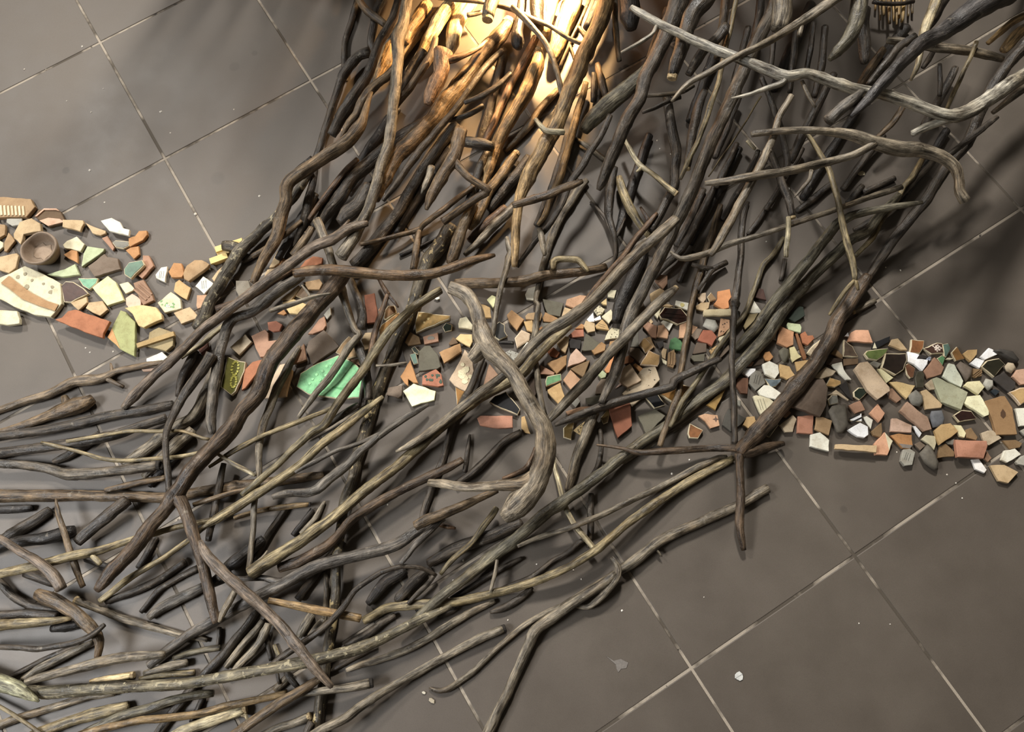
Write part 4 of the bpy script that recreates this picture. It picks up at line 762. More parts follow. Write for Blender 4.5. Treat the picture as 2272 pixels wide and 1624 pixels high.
8|palemot|1002,1345,10 966,1360,16 918,1382,20 859,1411,22 800,1437,24 735,1456,25 680,1469,26 592,1485,24 504,1500,26 416,1516,26 350,1521,26 277,1524,28 185,1530,28 95,1536,26 64,1530,20|long pale mottled branch curving across the bottom left
9|pg2|-60,1490,36 0,1514,36 37,1527,30 65,1542,20 86,1556,5|pale greenish pointed wood at the left edge
6|ol|-50,1395,26 0,1387,26 74,1381,22 120,1377,18 160,1371,10|pale tapering stick at the left edge below the gnarled branch
5|dk|-50,1366,20 0,1365,20 55,1361,20 129,1366,16|dark stick above the pale tapering one at the left edge
7|dk|-50,1434,12 0,1435,12 46,1437,13 83,1440,14 129,1433,14 166,1426,14 203,1409,14 232,1386,11|wavy dark stick at the left edge of the bottom
6|gr|206,1425,12 148,1453,19 92,1481,22 52,1507,16|grey stick slanting under the wavy dark one
5|dk|178,1430,10 111,1457,12 55,1485,12 22,1501,9|thin brown stick above the slanting grey one at lower left
7|gr|365,1452,16 330,1455,20 296,1457,22 240,1465,24 166,1484,20 92,1502,19 58,1512,12|broad worn stick beneath the bluish grey branch foot
6|og|488,1437,13 460,1441,14 424,1448,14 385,1460,10|short broken stick under the straight grey bar
5|pl|293,1498,16 265,1503,16 240,1506,15 200,1512,9|pale split stick end above the long pale mottled branch|e0
5|gr|415,1470,16 385,1476,18 350,1485,17 320,1494,12|short grey stick above the pale mottled branch
4|ol|432,1492,14 395,1495,14 350,1498,14 310,1506,9|short tan stick just above the pale mottled branch
6|gr|255,1537,14 222,1542,16 185,1549,17 129,1566,18 55,1588,20 0,1608,20 -50,1624,20|grey stick just below the pale mottled branch at left
6|ol|286,1566,20 250,1575,23 222,1582,24 166,1597,24 111,1616,24 70,1632,22|thick blunt stick in the bottom left corner
8|ol|-50,1538,9 0,1568,9 37,1590,9 81,1621,9 120,1650,9|thin pale rod crossing the bottom left corner
7|og|474,1538,16 450,1540,19 416,1546,20 372,1557,22 333,1572,23 277,1586,22 222,1610,19 170,1638,18|stick with small worm holes near the bottom left
8|tn3|638,1536,14 600,1547,16 570,1553,17 504,1566,17 438,1584,17 350,1595,16 314,1598,16 222,1618,15 160,1636,15|brown stick with pale flecks near the bottom left
7|pl2|540,1575,20 510,1584,24 482,1594,25 416,1618,26 370,1642,24|pale stick with a split end at the bottom edge|e0|s:525,1580,14 545,1588,10 548,1600,5
7|gr|820,1516,22 790,1523,21 768,1527,19 702,1535,17 660,1541,10|grey stick with a cut right end near the bottom|h0
8|br|714,1500,14 690,1518,18 669,1531,20 614,1564,22 570,1595,22 537,1618,22 500,1645,22|brown stick slanting to the bottom edge
5|gr|1116,1395,18 1095,1404,21 1066,1416,21 992,1455,19 918,1496,18 859,1529,18 800,1567,19 768,1593,20 713,1620,20 670,1650,20|long grey stick with a dark cut end beside the bare floor|h0
6|gr|684,1590,18 655,1603,18 614,1616,18 570,1640,18|stick with a splintered pale end at the bottom edge|e0
4|dk|690,1602,16 680,1625,16 672,1655,16|dark stub leaving the frame at the bottom edge
4|dk|572,1350,16 555,1378,19 526,1414,20 494,1455,20 458,1492,20 405,1553,19 357,1617,18 335,1650,18|long grey stick passing under the pale mottled branch
4|gr|584,1376,14 562,1405,18 535,1436,18 502,1480,16|grey stick right of the long one under the pale mottled branch
6|gr|596,1384,16 588,1404,18 577,1425,18 559,1447,17 530,1477,16 512,1495,10|bent grey stick third from the right leg
8|gr|524,1306,14 508,1336,16 494,1362,16 486,1380,8|short grey twig between the right leg and the straight grey bar
3|dk|588,1405,10 595,1435,11 601,1466,9|short dim twig under the straight grey bar
3|ol|608,1430,8 615,1447,9 625,1466,7|tiny tan twig under the straight grey bar
7|dk|850,1267,10 818,1287,12 786,1312,12 756,1354,14 719,1391,15 670,1428,16 621,1460,15 600,1476,10|thin dark stick running down to the pale mottled branch|s:845,1270,11 889,1257,10 933,1260,9 966,1275,8
5|tn3|686,1119,11 655,1122,13 621,1126,13 572,1134,12 520,1150,9|tan stick with a cut right end in the lower left|h0
8|bl|842,966,14 820,985,18 799,1002,20 769,1033,22 724,1068,22 704,1086,22 680,1093,19 640,1094,18 605,1102,12|grey forked branch whose tip meets the pale yellow sherd|s:838,970,14 868,948,16 898,928,14 925,912,12 950,898,6|s:845,962,11 787,987,11 744,1001,11 695,1026,12 655,1048,8
7|ol|752,896,8 719,913,10 646,942,11 584,967,11 535,991,12 505,1009,11 464,1036,7|thin light twig right of the reddish brown branch
7|pl2|484,1008,8 522,1031,9 545,1043,9 566,1055,7|short pale twig below the thin light one
5|dk|795,897,12 757,922,16 719,947,16 675,975,12|dark stick below the mint sherd beside the olive one
4|dk|497,1028,12 491,1053,14 485,1080,16 480,1112,18 470,1160,18 462,1200,14|dark stick behind the reddish brown branch
5|br|549,1085,11 520,1091,12 485,1102,12 429,1120,10|brown twig right of the star fork at left
4|dk|1158,1160,20 1120,1176,25 1081,1192,26 1007,1218,26 950,1250,20|thick dark stick under the foot of the crooked branch
6|ol2|1102,1126,12 1090,1145,14 1075,1165,14 1042,1209,13 1007,1238,12 977,1274,10|yellowish twig below the foot of the crooked branch
7|bl2|986,1143,12 975,1157,14 942,1189,15 918,1213,14 890,1250,10|shiny grey twig right of the bluish grey branch
4|bk|900,1264,18 880,1277,25 859,1290,26 832,1320,25 816,1340,14|dark stub, left of two stubs below the bluish grey branch
4|dk|945,1266,16 925,1285,23 903,1307,24 885,1326,20 878,1334,10|dark stub, right of two stubs below the bluish grey branch
6|dk|968,1272,10 950,1294,12 927,1317,12 905,1340,9|thin dark twig right of the two dark stubs
6|gr|1103,1242,7 1100,1262,8 1096,1283,8 1089,1312,7|tiny upright twig on the very long straight branch
3|dk|1158,1238,8 1125,1255,13 1096,1271,14 1036,1307,13 1000,1328,9|dark stick under the very long straight branch
4|dk|1304,1193,10 1283,1204,12 1258,1227,12 1224,1245,12 1184,1277,12 1110,1307,9|thin dark stick above the long yellowish one
3|dk|1180,1302,10 1160,1322,15 1140,1336,16 1110,1351,15 1088,1358,8|short dark stick below the long yellowish one
3|gr|1098,1333,10 1080,1341,14 1036,1363,16 977,1399,17 918,1434,16 859,1458,16 800,1475,14 768,1487,9|curved grey stick above the long one with a dark cut end
4|dk|1014,1350,9 995,1360,12 972,1370,9|tiny dark stub below the long yellowish stick
4|dk|876,1365,12 850,1380,16 830,1396,18 800,1414,18 765,1433,12|dark stick above the right part of the pale mottled branch
3|dk|838,1435,8 800,1452,12 768,1469,12 735,1489,9|dark stick below the right part of the pale mottled branch
4|gr|1704,1083,20 1680,1096,20 1638,1122,19 1600,1138,20 1564,1154,21 1475,1193,23 1435,1222,25 1401,1249,26 1374,1266,22|straight grey branch with a thorn on the bare floor at right|s:1456,1218,6 1462,1226,6 1469,1235,2
5|gr|1366,1272,16 1345,1288,22 1320,1305,25 1271,1337,26 1222,1372,28 1185,1402,28 1172,1433,24 1153,1475,22 1128,1532,22 1098,1593,22 1084,1624,22 1068,1655,22|grey forked branch with a bent foot at the bottom middle|s:1260,1342,10 1240,1346,12 1172,1382,14 1111,1431,13 1049,1490,13 1012,1517,13 990,1530,13 970,1533,10 952,1526,4|s:1357,1236,7 1368,1252,12 1372,1266,15 1366,1285,16 1340,1318,16 1318,1338,14 1303,1347,12 1276,1345,6
4|pl2|1228,1008,8 1230,1030,10 1245,1092,11 1259,1137,12 1283,1175,13 1325,1226,12|thin stick with a bare cream lower half
6|gr|1612,1012,10 1595,1016,14 1552,1034,16 1475,1075,15 1401,1110,14 1327,1146,13 1253,1175,12 1194,1193,11 1148,1212,7|long thin grey stick from the star knot to lower left
3|gr|1322,915,18 1312,935,26 1298,968,24 1277,1021,22 1268,1060,20 1259,1090,14|grey stick in shadow right of the crooked branch bend
6|dk|1597,796,14 1546,819,19 1496,845,20 1490,858,20 1416,878,20 1342,900,22 1283,922,18 1230,943,9|low dark branch lying across the sherds
3|dk|1330,950,10 1334,975,12 1333,998,12 1324,1039,12 1305,1066,9|thin dark twig below the low dark branch
2|dk|1311,1095,12 1311,1130,14 1310,1180,14 1306,1215,10|dark stick lying under the very long straight branch
5|br|1598,455,12 1583,509,16 1566,559,16 1556,596,16 1546,629,16 1533,679,14 1528,728,14 1518,777,14 1511,826,14 1504,876,14 1484,930,14 1463,990,12|long upright stick crossing the middle sherds
7|gr|1498,640,14 1484,652,20 1447,686,24 1398,738,24 1349,787,25 1299,846,26 1250,898,24 1218,932,16|straight grey stick with a blunt pale end over the sherds|e0
3|dk|1540,560,10 1522,590,14 1506,625,14|short dim stick above the blunt pale end
4|bk|1432,555,20 1415,590,28 1394,634,30 1374,684,30 1366,715,20|very dark stick right of the slanting grey branch
4|dk|1590,405,12 1566,453,18 1539,507,19 1512,554,18 1477,588,16 1450,618,10|dark stick right of the long smooth grey branch
4|dk|1636,318,10 1605,384,15 1588,415,12|dark short stick above the pale left arm of the forked branch
3|dk|1682,334,10 1655,399,14 1633,433,14 1603,487,12|dim stick behind the grey slanting one
3|dk|1703,455,8 1684,487,12 1660,520,10|dim short stick below the forked branch arm
5|ol2|1738,527,8 1716,564,12 1694,588,12 1684,613,12 1669,655,12 1650,700,13 1617,740,12 1582,790,12 1546,846,12 1516,888,12 1487,947,9|thin olive stick crossing behind the upright twig
5|dk|1612,582,12 1583,597,13 1571,610,11 1549,643,7|small forked dark twig above the middle sherds|s:1585,597,12 1560,594,13 1535,586,9
7|tn3|1300,183,12 1290,222,16 1277,266,17 1267,308,18 1255,347,18 1244,391,17 1228,423,16 1211,472,14 1193,499,8|tan stick right beside the long smooth tan branch
9|pl2|1188,264,9 1208,288,12 1228,292,13 1252,293,13|short pale bent twig on the long smooth tan branch
4|br|1237,200,14 1198,244,19 1162,293,18 1120,335,12|brown stick in the gap left of the long smooth tan branch
3|br|1325,142,12 1334,180,20 1345,217,16|brown stick behind the mossy grey branch
4|dk|1318,163,12 1318,192,15 1317,225,12|short dark stick left of the brown one behind the mossy branch
4|gr|1276,308,9 1309,328,12 1342,354,10|short grey twig bridging two sticks in the middle
6|dk|1690,172,12 1712,227,14 1734,296,15 1746,357,14 1741,396,10|long dim stick leaning in the upper right
10|gr|1780,180,9 1793,212,10 1809,238,6|small grey twig below the long pale branch
5|dk|1850,165,16 1808,246,20 1771,320,20 1754,360,14|dark straight stick below the long pale branch
4|pl2|1657,312,8 1666,321,9 1676,331,8|tiny pale stub in the upper right shadow
6|ol|1688,214,4 1638,296,4 1600,350,4 1572,392,3|thin dry stalk in the upper right shadow
6|dk|1562,203,18 1547,246,22 1534,308,22 1528,350,20 1525,372,16|grey stick with a round cut foot in the upper middle|e1
14|bl|1838,267,26 1858,248,30 1885,226,26 1912,202,14|bluish grey wedge-ended stick under the heavy dark branch
7|dk|2070,116,11 2060,132,12 2047,150,9|tiny dark stick right of the pale weathered upright one
4|dk|2085,143,10 2086,175,12 2085,212,10|dim upright stick behind the thin tan rod
5|br|2008,230,12 1992,256,14 1976,278,14 1944,306,10|brown dim stick below the long pale branch on the right
7|dk|2212,260,10 2178,286,15 2141,316,16 2095,352,12|dark stick alongside the outermost right branch
3|dk|2068,360,12 2020,408,16 1983,448,16 1946,482,16 1895,511,12|dim stick left of the outermost right branch
2|dk|1985,395,12 1950,411,13 1915,427,12|short dim stick above the long thin grey one
2|dk|1914,412,12 1898,430,14 1880,450,12|short dim stub left of the short dim stick
2|dk|1846,406,14 1799,445,16 1767,469,12|dim stick below the forked branch on the floor
3|gr|1942,667,12 1918,679,14 1895,691,12|short stick with a pale end by the tile corner at right|e1
5|dk|692,350,12 668,371,14 646,388,9|ribbed dark twig above the elbow of the brown branch
6|mot2|690,376,18 656,431,20 612,480,22 571,521,24 534,556,30 514,588,28 490,627,25 467,667,25 448,711,28 432,728,18|knobbly mottled branch at the left edge of the heap|s:530,552,26 512,546,24 496,545,22
4|br|670,490,10 631,522,12 599,545,12 560,569,9|thin brown stick behind the elbowed branch
3|dk|584,556,12 565,566,14 540,580,12|short dark stick behind the knobbly mottled branch
8|pl2|497,721,11 470,743,12 448,763,12 402,794,9|short pale stick alongside the long forked one
7|rd|480,686,18 510,678,20 545,664,20 600,627,20 650,596,16|brown stick wedged between the forked and bluish ones
6|br|692,505,16 666,547,20 648,566,14|short brown stick above the forked one|s:686,522,12 677,519,16
5|dk|818,412,26 796,456,34 770,478,34 752,494,20|short thick shaded stick behind the tall grey one
5|rd|793,353,12 760,386,14 737,417,14 708,456,14 686,487,10|thin reddish stick above the thick dark branch
9|gr|834,811,6 865,810,7 902,805,6|thin pale twig across the cream mottled branch
9|gr|733,651,5 715,654,7 686,661,9 644,676,11 598,689,10|thin twig with a forked tip lying on the yellow buff sherd|s:690,660,6 680,645,6 670,633,4
4|bk|584,1195,18 554,1220,26 522,1245,28 496,1264,20|dark stick with a jagged end in the lower left
6|gr|594,1222,5 582,1237,8 562,1252,6|tiny pale splinter by the jagged dark stick
5|gr|721,1112,7 710,1133,12 700,1149,14 668,1184,12|short grey stick above the long yellowish brown branch
4|bk|694,1130,12 675,1156,14 650,1188,12|short black stick next to the short grey one
3|gr|723,1270,10 724,1322,12 718,1386,10|dim upright stick left of the branch with peeling bark
5|gr|718,1374,14 705,1392,18 688,1412,14|short round-ended grey stick under the tan broken one
4|gr|692,1362,20 678,1386,22 662,1412,16|short thick grey stick under the tan broken one
5|bk|510,1270,24 490,1282,28 468,1295,22|short black stick beside the right leg
3|dk|486,1392,10 487,1412,12 484,1436,11|tiny dark stick below the bluish grey branch at left
3|bk|-50,1132,16 0,1130,18 40,1129,18 72,1127,14|black stick below the long horizontal branch
3|dk|112,1132,20 75,1156,24 39,1177,24 -10,1207,22 -50,1230,20|dark stick slanting at the left edge
4|bk|166,1176,22 135,1184,30 98,1195,30 49,1201,28 -20,1217,24 -60,1228,22|thick black stick behind the pointed upright one
4|dk|55,1273,16 90,1284,20 122,1296,16|short dark stick beneath the brownish slanting one
3|bk|178,1386,16 145,1391,22 114,1395,16|rough black bark piece below the gnarled branch
6|rdp|1012,1172,5 995,1169,12 972,1164,10|small reddish stub below the crooked branch foot
4|dk|1156,958,14 1130,972,18 1107,990,17 1058,1041,20 1014,1073,16|dark stick below the oblong pink sherd
3|dk|1042,964,5 1039,990,10 1036,1009,12 1030,1048,12|thin dark twig left of the crooked branch foot
4|rd|1188,993,8 1178,1020,12 1164,1041,13 1115,1062,8|reddish curved twig inside the crooked branch bend
3|bk|1108,760,8 1124,760,10 1140,761,8|tiny black twig right of the crooked branch
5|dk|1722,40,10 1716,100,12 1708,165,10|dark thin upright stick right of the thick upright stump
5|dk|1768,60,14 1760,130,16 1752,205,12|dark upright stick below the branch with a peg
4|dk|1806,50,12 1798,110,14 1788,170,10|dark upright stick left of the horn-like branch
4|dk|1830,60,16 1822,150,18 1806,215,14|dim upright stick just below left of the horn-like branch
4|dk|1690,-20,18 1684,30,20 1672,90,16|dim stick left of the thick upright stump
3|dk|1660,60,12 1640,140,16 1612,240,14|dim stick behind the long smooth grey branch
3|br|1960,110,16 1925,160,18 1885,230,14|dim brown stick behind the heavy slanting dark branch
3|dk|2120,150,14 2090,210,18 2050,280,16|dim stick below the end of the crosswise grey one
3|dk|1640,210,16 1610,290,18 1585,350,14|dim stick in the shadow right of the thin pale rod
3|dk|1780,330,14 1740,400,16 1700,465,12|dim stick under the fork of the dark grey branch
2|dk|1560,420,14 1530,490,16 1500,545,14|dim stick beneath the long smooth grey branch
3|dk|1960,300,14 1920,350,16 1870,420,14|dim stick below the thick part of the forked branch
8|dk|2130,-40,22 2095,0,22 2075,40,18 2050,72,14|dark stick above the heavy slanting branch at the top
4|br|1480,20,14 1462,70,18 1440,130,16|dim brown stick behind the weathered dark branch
4|dk|346,1190,14 328,1225,16 306,1260,12|dark stick crossing under the left leg of the reddish brown branch
4|bk|190,1240,14 218,1250,16 244,1258,12|black stub under the pale stick with a broken stub
3|gr|428,955,24 388,988,28 345,1030,24 318,1058,14|thick dim grey branch under the curving dark stick at left
3|dk|452,1545,12 440,1570,14 424,1602,12|short dark stick under the stick with worm holes
3|gr|646,1494,14 630,1512,18 610,1532,14|short grey stick below the long pale mottled branch in the middle
3|dk|634,1490,10 645,1506,14 662,1526,10|short dark stick beside the short grey one under the mottled branch
3|dk|612,1480,7 617,1500,8 620,1518,7|tiny dark twig under the middle of the mottled branch
2|bk|395,1010,16 360,1046,18 330,1078,14|black stick behind the grey one with the hollow end
2|dk|760,1200,16 710,1262,18 660,1330,16|dim stick under the long bluish grey branch
2|dk|640,1120,14 600,1180,16 566,1240,14|dim stick behind the long thin upright one
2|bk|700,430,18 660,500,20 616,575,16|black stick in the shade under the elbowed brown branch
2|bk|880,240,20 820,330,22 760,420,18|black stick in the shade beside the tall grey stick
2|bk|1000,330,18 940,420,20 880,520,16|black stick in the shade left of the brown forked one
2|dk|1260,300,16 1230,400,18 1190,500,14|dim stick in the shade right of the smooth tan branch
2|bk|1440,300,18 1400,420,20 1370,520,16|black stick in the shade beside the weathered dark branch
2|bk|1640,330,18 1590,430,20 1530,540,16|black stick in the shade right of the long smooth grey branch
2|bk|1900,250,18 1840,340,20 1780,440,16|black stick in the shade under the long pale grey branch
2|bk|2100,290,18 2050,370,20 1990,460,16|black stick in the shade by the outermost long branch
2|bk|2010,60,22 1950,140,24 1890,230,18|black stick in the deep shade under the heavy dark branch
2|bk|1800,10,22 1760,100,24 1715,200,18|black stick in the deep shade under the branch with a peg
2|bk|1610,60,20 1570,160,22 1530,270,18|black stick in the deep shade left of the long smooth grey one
7|br|922,1168,22 945,1155,25 977,1143,22 1040,1116,20 1075,1100,17 1104,1088,12|brown stick with a blunt left end over the bluish grey branch
'''
# ------------------------------------------------------------------ pottery sherds
RG = {'a': (0, 400), 'b': (300, 450), 'c': (600, 550), 'd': (950, 600), 'e': (1250, 580), 'f': (1550, 650), 'g': (1872, 700), 'h': (350, 750)}
SC = dict(bf=(205,175,130), bf2=(196,176,145), bf3=(204,178,146), bf4=(208,160,112), cr=(215,205,170), cr2=(210,192,150), cw=(226,222,204), cw2=(218,222,200),
 wh=(240,238,236), wh2=(232,228,222), tn=(185,150,105), tn2=(170,150,105), tn3=(158,118,85), tn4=(192,138,95), tn5=(176,128,90), ye=(220,190,130),
 ye2=(210,172,112), ye3=(218,205,150), py=(222,218,160), py2=(234,230,188), py3=(226,216,168), pg=(186,196,152), pg2=(180,180,148), mt=(140,212,150),
 gn=(88,130,100), gn2=(120,180,140), gn3=(110,165,110), dg=(52,66,50), dg2=(62,58,40), ol=(120,116,45), ol2=(170,172,110), ol3=(120,138,70), sg=(110,140,125),
 pk=(190,135,115), pk2=(172,125,105), pk2b=(196,158,130), pk3=(200,130,110), pp=(222,185,160), pp2=(215,170,140), sp=(208,152,125), sp2=(198,118,95), sp3=(205,140,105),
 sp4=(228,160,135), rd=(165,92,66), rd2=(120,62,46), rd3=(185,100,76), rb=(160,98,60), rb2=(140,88,66), rb3=(165,112,66), am=(170,112,48), am2=(140,92,50),
 mu=(170,125,62), mu2=(140,112,55), mu3=(200,158,96), ma=(72,40,36), ma2=(98,58,50), ma3=(100,66,58), br=(130,95,70), br2=(92,66,50), br3=(66,52,42),
 tp=(140,120,100), tp2=(136,120,104), tp3=(118,98,80), dk=(62,54,48), dk2=(84,78,70), bk=(38,38,42), bk2=(60,58,52), gy=(138,134,122), gy2=(92,88,78), gy3=(82,74,68),
 gy4=(120,112,98), lg=(178,174,160), lg2=(150,140,122), lg3=(168,164,150), og=(118,112,92), bl=(120,134,140), bl2=(45,60,70), bl3=(170,180,200), bl4=(128,130,134),
 **{'or': (205,138,88), 'or2': (192,112,76), 'or3': (222,140,90)})
def pip(x, y, poly):
    ins = False; n = len(poly)
    for i in range(n):
        (x1, y1), (x2, y2) = poly[i], poly[i - 1]
        if (y1 > y) != (y2 > y) and x < (x2 - x1) * (y - y1) / (y2 - y1) + x1: ins = not ins
    return ins
def rough_outline(poly, rnd, amp):
    out = []; n = len(poly)
    for i in range(n):
        p = np.array(poly[i]); q = np.array(poly[(i + 1) % n]); d = q - p; l = np.hypot(*d)
        k = max(1, int(l / 0.009)); nr = np.array([-d[1], d[0]]) / max(l, 1e-9)
        for s in range(k):
            e = amp * rnd.uniform(-1, 1) * (0.4 if s == 0 else 1.0)
            out.append(p + d * (s / k) + nr * e)
    return out
def inset(pts, d):
    """outline moved inwards by d"""
    n = len(pts); res = []
    A = sum(pts[i][0] * pts[(i + 1) % n][1] - pts[(i + 1) % n][0] * pts[i][1] for i in range(n))
    s = 1 if A > 0 else -1
    for i in range(n):
        a, b, c = pts[i - 1], pts[i], pts[(i + 1) % n]
        e1 = b - a; e2 = c - b
        n1 = np.array([-e1[1], e1[0]]) / (np.hypot(*e1) + 1e-9); n2 = np.array([-e2[1], e2[0]]) / (np.hypot(*e2) + 1e-9)
        m = n1 + n2; m = m / max(np.hypot(*m), 0.5)
        res.append(b + m * s * d)
    return res
def plate(name, pts, z0, thick, material, color, parent=None, bev=0.0008, bend=0.0, axis=0.0, dome=0.0, belly=0.0):
    """a broken flat piece: outline pts (m), rough side walls, eased edges, a top that may bend or dome"""
    n = len(pts); c = np.mean(pts, axis=0)
    A = sum(pts[i][0] * pts[(i + 1) % n][1] - pts[(i + 1) % n][0] * pts[i][1] for i in range(n))
    if A < 0: pts = pts[::-1]
    R = max(np.hypot(*(p - c)) for p in pts); u = np.array([math.cos(axis), math.sin(axis)])
    def zz(p):
        t = float((p - c) @ u) / R; r2 = float((p - c) @ (p - c)) / (R * R)
        return bend * t * t + dome * (1 - r2)
    rings = [(inset(pts, bev * 1.5), 0.0), (pts, bev), (inset(pts, -belly), thick * 0.55), (pts, thick - bev), (inset(pts, bev), thick)]
    V = []; Fc = []
    for rp, z in rings:
        for p in rp: V.append((p[0], p[1], z0 + z + zz(p)))
    for k in range(len(rings) - 1):
        for i in range(n):
            j = (i + 1) % n; Fc.append((k * n + i, k * n + j, k * n + n + j, k * n + n + i))
    if bend == 0 and dome == 0:
        Fc.append(tuple(range(4 * n, 5 * n))); Fc.append(tuple(range(n))[::-1])
    else:
        tp = rings[-1][0]; b0 = 4 * n
        for f in (0.66, 0.33):
            for p in tp:
                q = c + (p - c) * f; V.append((q[0], q[1], z0 + thick + zz(q)))
            b1 = len(V) - n
            for i in range(n):
                j = (i + 1) % n; Fc.append((b0 + i, b0 + j, b1 + j, b1 + i))
            b0 = b1
        V.append((c[0], c[1], z0 + thick + zz(c))); k = len(V) - 1
        for i in range(n): Fc.append((b0 + i, b0 + (i + 1) % n, k))
        Fc.append(tuple(range(n))[::-1])
    return mesh_obj(name, V, Fc, material, parent, color, smooth=False)
SUBN = [0]
def sub(name, o, pts, z, material, color, thick=0.0005, label=None):
    SUBN[0] += 1; thick += 0.00003 * (SUBN[0] % 17)
    p = plate(name, pts, z, thick, material, color, o, bev=0.0002)
    if label: p['label'] = label
    return p
def blob(c, r, rnd, n=8, sx=1.0, sy=1.0, rot=0.0):
    out = []
    for i in range(n):
        a = 2 * math.pi * i / n; q = r * rnd.uniform(0.75, 1.2)
        x, y = q * sx * math.cos(a), q * sy * math.sin(a)
        out.append(np.array([c[0] + x * math.cos(rot) - y * math.sin(rot), c[1] + x * math.sin(rot) + y * math.cos(rot)]))
    return out
def strip(p, q, w):
    d = q - p; l = np.hypot(*d); nr = np.array([-d[1], d[0]]) / l * w / 2
    return [p - nr, q - nr, q + nr, p + nr]
BODY = lin((214, 200, 168))
def soft(c, k=0.9, g=1.15):
    c = list(lin(c))
    if c[0] > 1.75 * c[1]: c[1] *= 1.09; c[2] *= 0.9; c[0] *= 0.96
    m_ = 0.3 * c[0] + 0.59 * c[1] + 0.11 * c[2]; s = g * m_ ** 0.3
    return tuple(min(0.93, (m_ + (v - m_) * k) * s) for v in c)
def make_sherd(line):
    rg, pt, colr, style, label = line.split('|')
    rnd = random.Random(label); ox, oy = RG[rg]
    px = [(ox + float(a.split(',')[0]) / 4.06, oy + float(a.split(',')[1]) / 4.06) for a in pt.split()]
    area = abs(sum(px[i][0] * px[(i + 1) % len(px)][1] - px[(i + 1) % len(px)][0] * px[i][1] for i in range(len(px)))) / 2
    up = style.endswith('^'); style = style.rstrip('^')
    thick = min(0.0085, 0.0042 + 0.00009 * math.sqrt(area)) * rnd.uniform(0.85, 1.15)
    if style in ('basin',): thick = 0.010
    if style == 'peb': thick = min(0.012, 0.006 + 0.00012 * math.sqrt(area))
    z0 = 0.0009 + (0.0078 if up else 0.0)
    pts = [P(x, y, z0 + thick)[:2] for x, y in px]
    small = area < 500
    pts = rough_outline(pts, rnd, 0.0003 if small else 0.0007)
    col = soft(SC[colr]); name = 'pottery_sherd'; cat = 'sherd'; grp = 'pottery sherds laid in a winding strip across the floor'
    c = np.mean(pts, axis=0); R = max(np.hypot(*(p - c)) for p in pts); ztop = z0 + thick
    ax = rnd.uniform(0, math.pi)
    long_ = max(((np.hypot(*(p - q)), math.atan2(*(p - q)[::-1])) for p in pts for q in pts), key=lambda t: t[0])[1]
    if style in ('g', 'shiny', 'g2', 'relief', 'scroll', 'flower', 'stripe', 'spotc'):
        o = plate(name, pts, z0, thick, CLAY, BODY if style != 'g2' else lin((222, 200, 172)))
        gp = inset(pts, 0.0016 if not small else 0.001)
        gm = SHINY if style == 'shiny' else GLAZE
        if style == 'g2': gm = CLAY
        g = sub('glazed_face', o, gp, ztop - 0.0001, gm, col, 0.0006, 'coloured glazed face inside the pale broken rim')
        zt = ztop + 0.0005
        if style == 'shiny':
            for k in range(2):
                sub('moulded_band', o, strip(c + np.array([math.cos(long_), math.sin(long_)]) * R * -0.7 + np.array([0, 0.003 - 0.007 * k]),
                    c + np.array([math.cos(long_), math.sin(long_)]) * R * 0.65 + np.array([0, 0.003 - 0.007 * k]), 0.0022), zt - 0.0001, SHINY, col, 0.0012)
        if style == 'relief':
            for dx, dy in ((-.55, .0), (-.45, .12), (-.35, -.02), (-.2, .1), (-.1, .02), (-.05, .16), (.0, .35), (.08, .45), (-.1, .42), (-.2, .36), (.05, .28), (-.62, -.12), (-.3, .22)):
                sub('raised_dot', o, blob(c + np.array([dx, dy]) * R, 0.0028, rnd), zt - 0.0002, GLAZE, lin((165, 225, 170)), 0.0012)
            sub('raised_line', o, strip(c + np.array([0.0, -.22]) * R, c + np.array([.4, -.28]) * R, 0.003), zt - 0.0002, GLAZE, lin((110, 180, 120)), 0.0008)
        if style == 'scroll':
            for cy, sx in ((.33, 1.0), (-.35, .8)):
                for k in range(14):
                    t = k / 13 * 2 * math.pi; q = c + np.array([.12 + .16 * sx * math.cos(t), cy + .34 * sx * math.sin(t)]) * R
                    if pip(q[0], q[1], gp): sub('scroll_ornament', o, blob(q, 0.0024, rnd, 6), zt - 0.0002, GLAZE, lin((170, 165, 80)), 0.0012, 'raised yellow scroll ornament')
        if style == 'flower':
            for dx, dy in ((.15, .05), (.3, .12), (.05, .18), (.2, -.12), (.4, .0)):
                for k in range(4):
                    q = c + np.array([dx - .1, dy]) * R + 0.0028 * np.array([math.cos(k * 1.57), math.sin(k * 1.57)])
                    if pip(q[0], q[1], gp): sub('painted_petal', o, blob(q, 0.0017, rnd, 6), zt - 0.0001, PAINT, lin((225, 210, 195)), 0.0003, 'white painted flower petal')
        if style == 'stripe':
            for k in (-.28, .18):
                q = np.array([math.cos(long_), math.sin(long_)]); n_ = np.array([-q[1], q[0]])
                sub('painted_stripe', o, strip(c + n_ * k * R - q * R * .72, c + n_ * k * R + q * R * .72, R * .2), zt - 0.0001, PAINT, lin((40, 38, 34)), 0.0003, 'black painted stripe')
        if style == 'spotc':
            for dx, dy in ((-.5, .25), (-.3, -.1), (-.1, .1), (.1, .0), (.3, .15), (-.45, -.3), (-.1, -.12), (-.2, .3)):
                q = c + np.array([dx, dy]) * R
                if pip(q[0], q[1], gp): sub('painted_spot', o, blob(q, 0.0026, rnd, 7), zt - 0.0001, PAINT, lin((215, 190, 130)), 0.0003, 'pale painted spot')
    elif style == 'peb':
        name, cat, grp = 'pebble', 'pebble', 'pebbles among the sherds'
        o = plate(name, pts, z0, thick, STONE, col, bev=min(0.003, thick * 0.35), dome=thick * 0.25, belly=0.0006)
        o.data.polygons.foreach_set('use_smooth', [True] * len(o.data.polygons))
    elif style == 'glass':
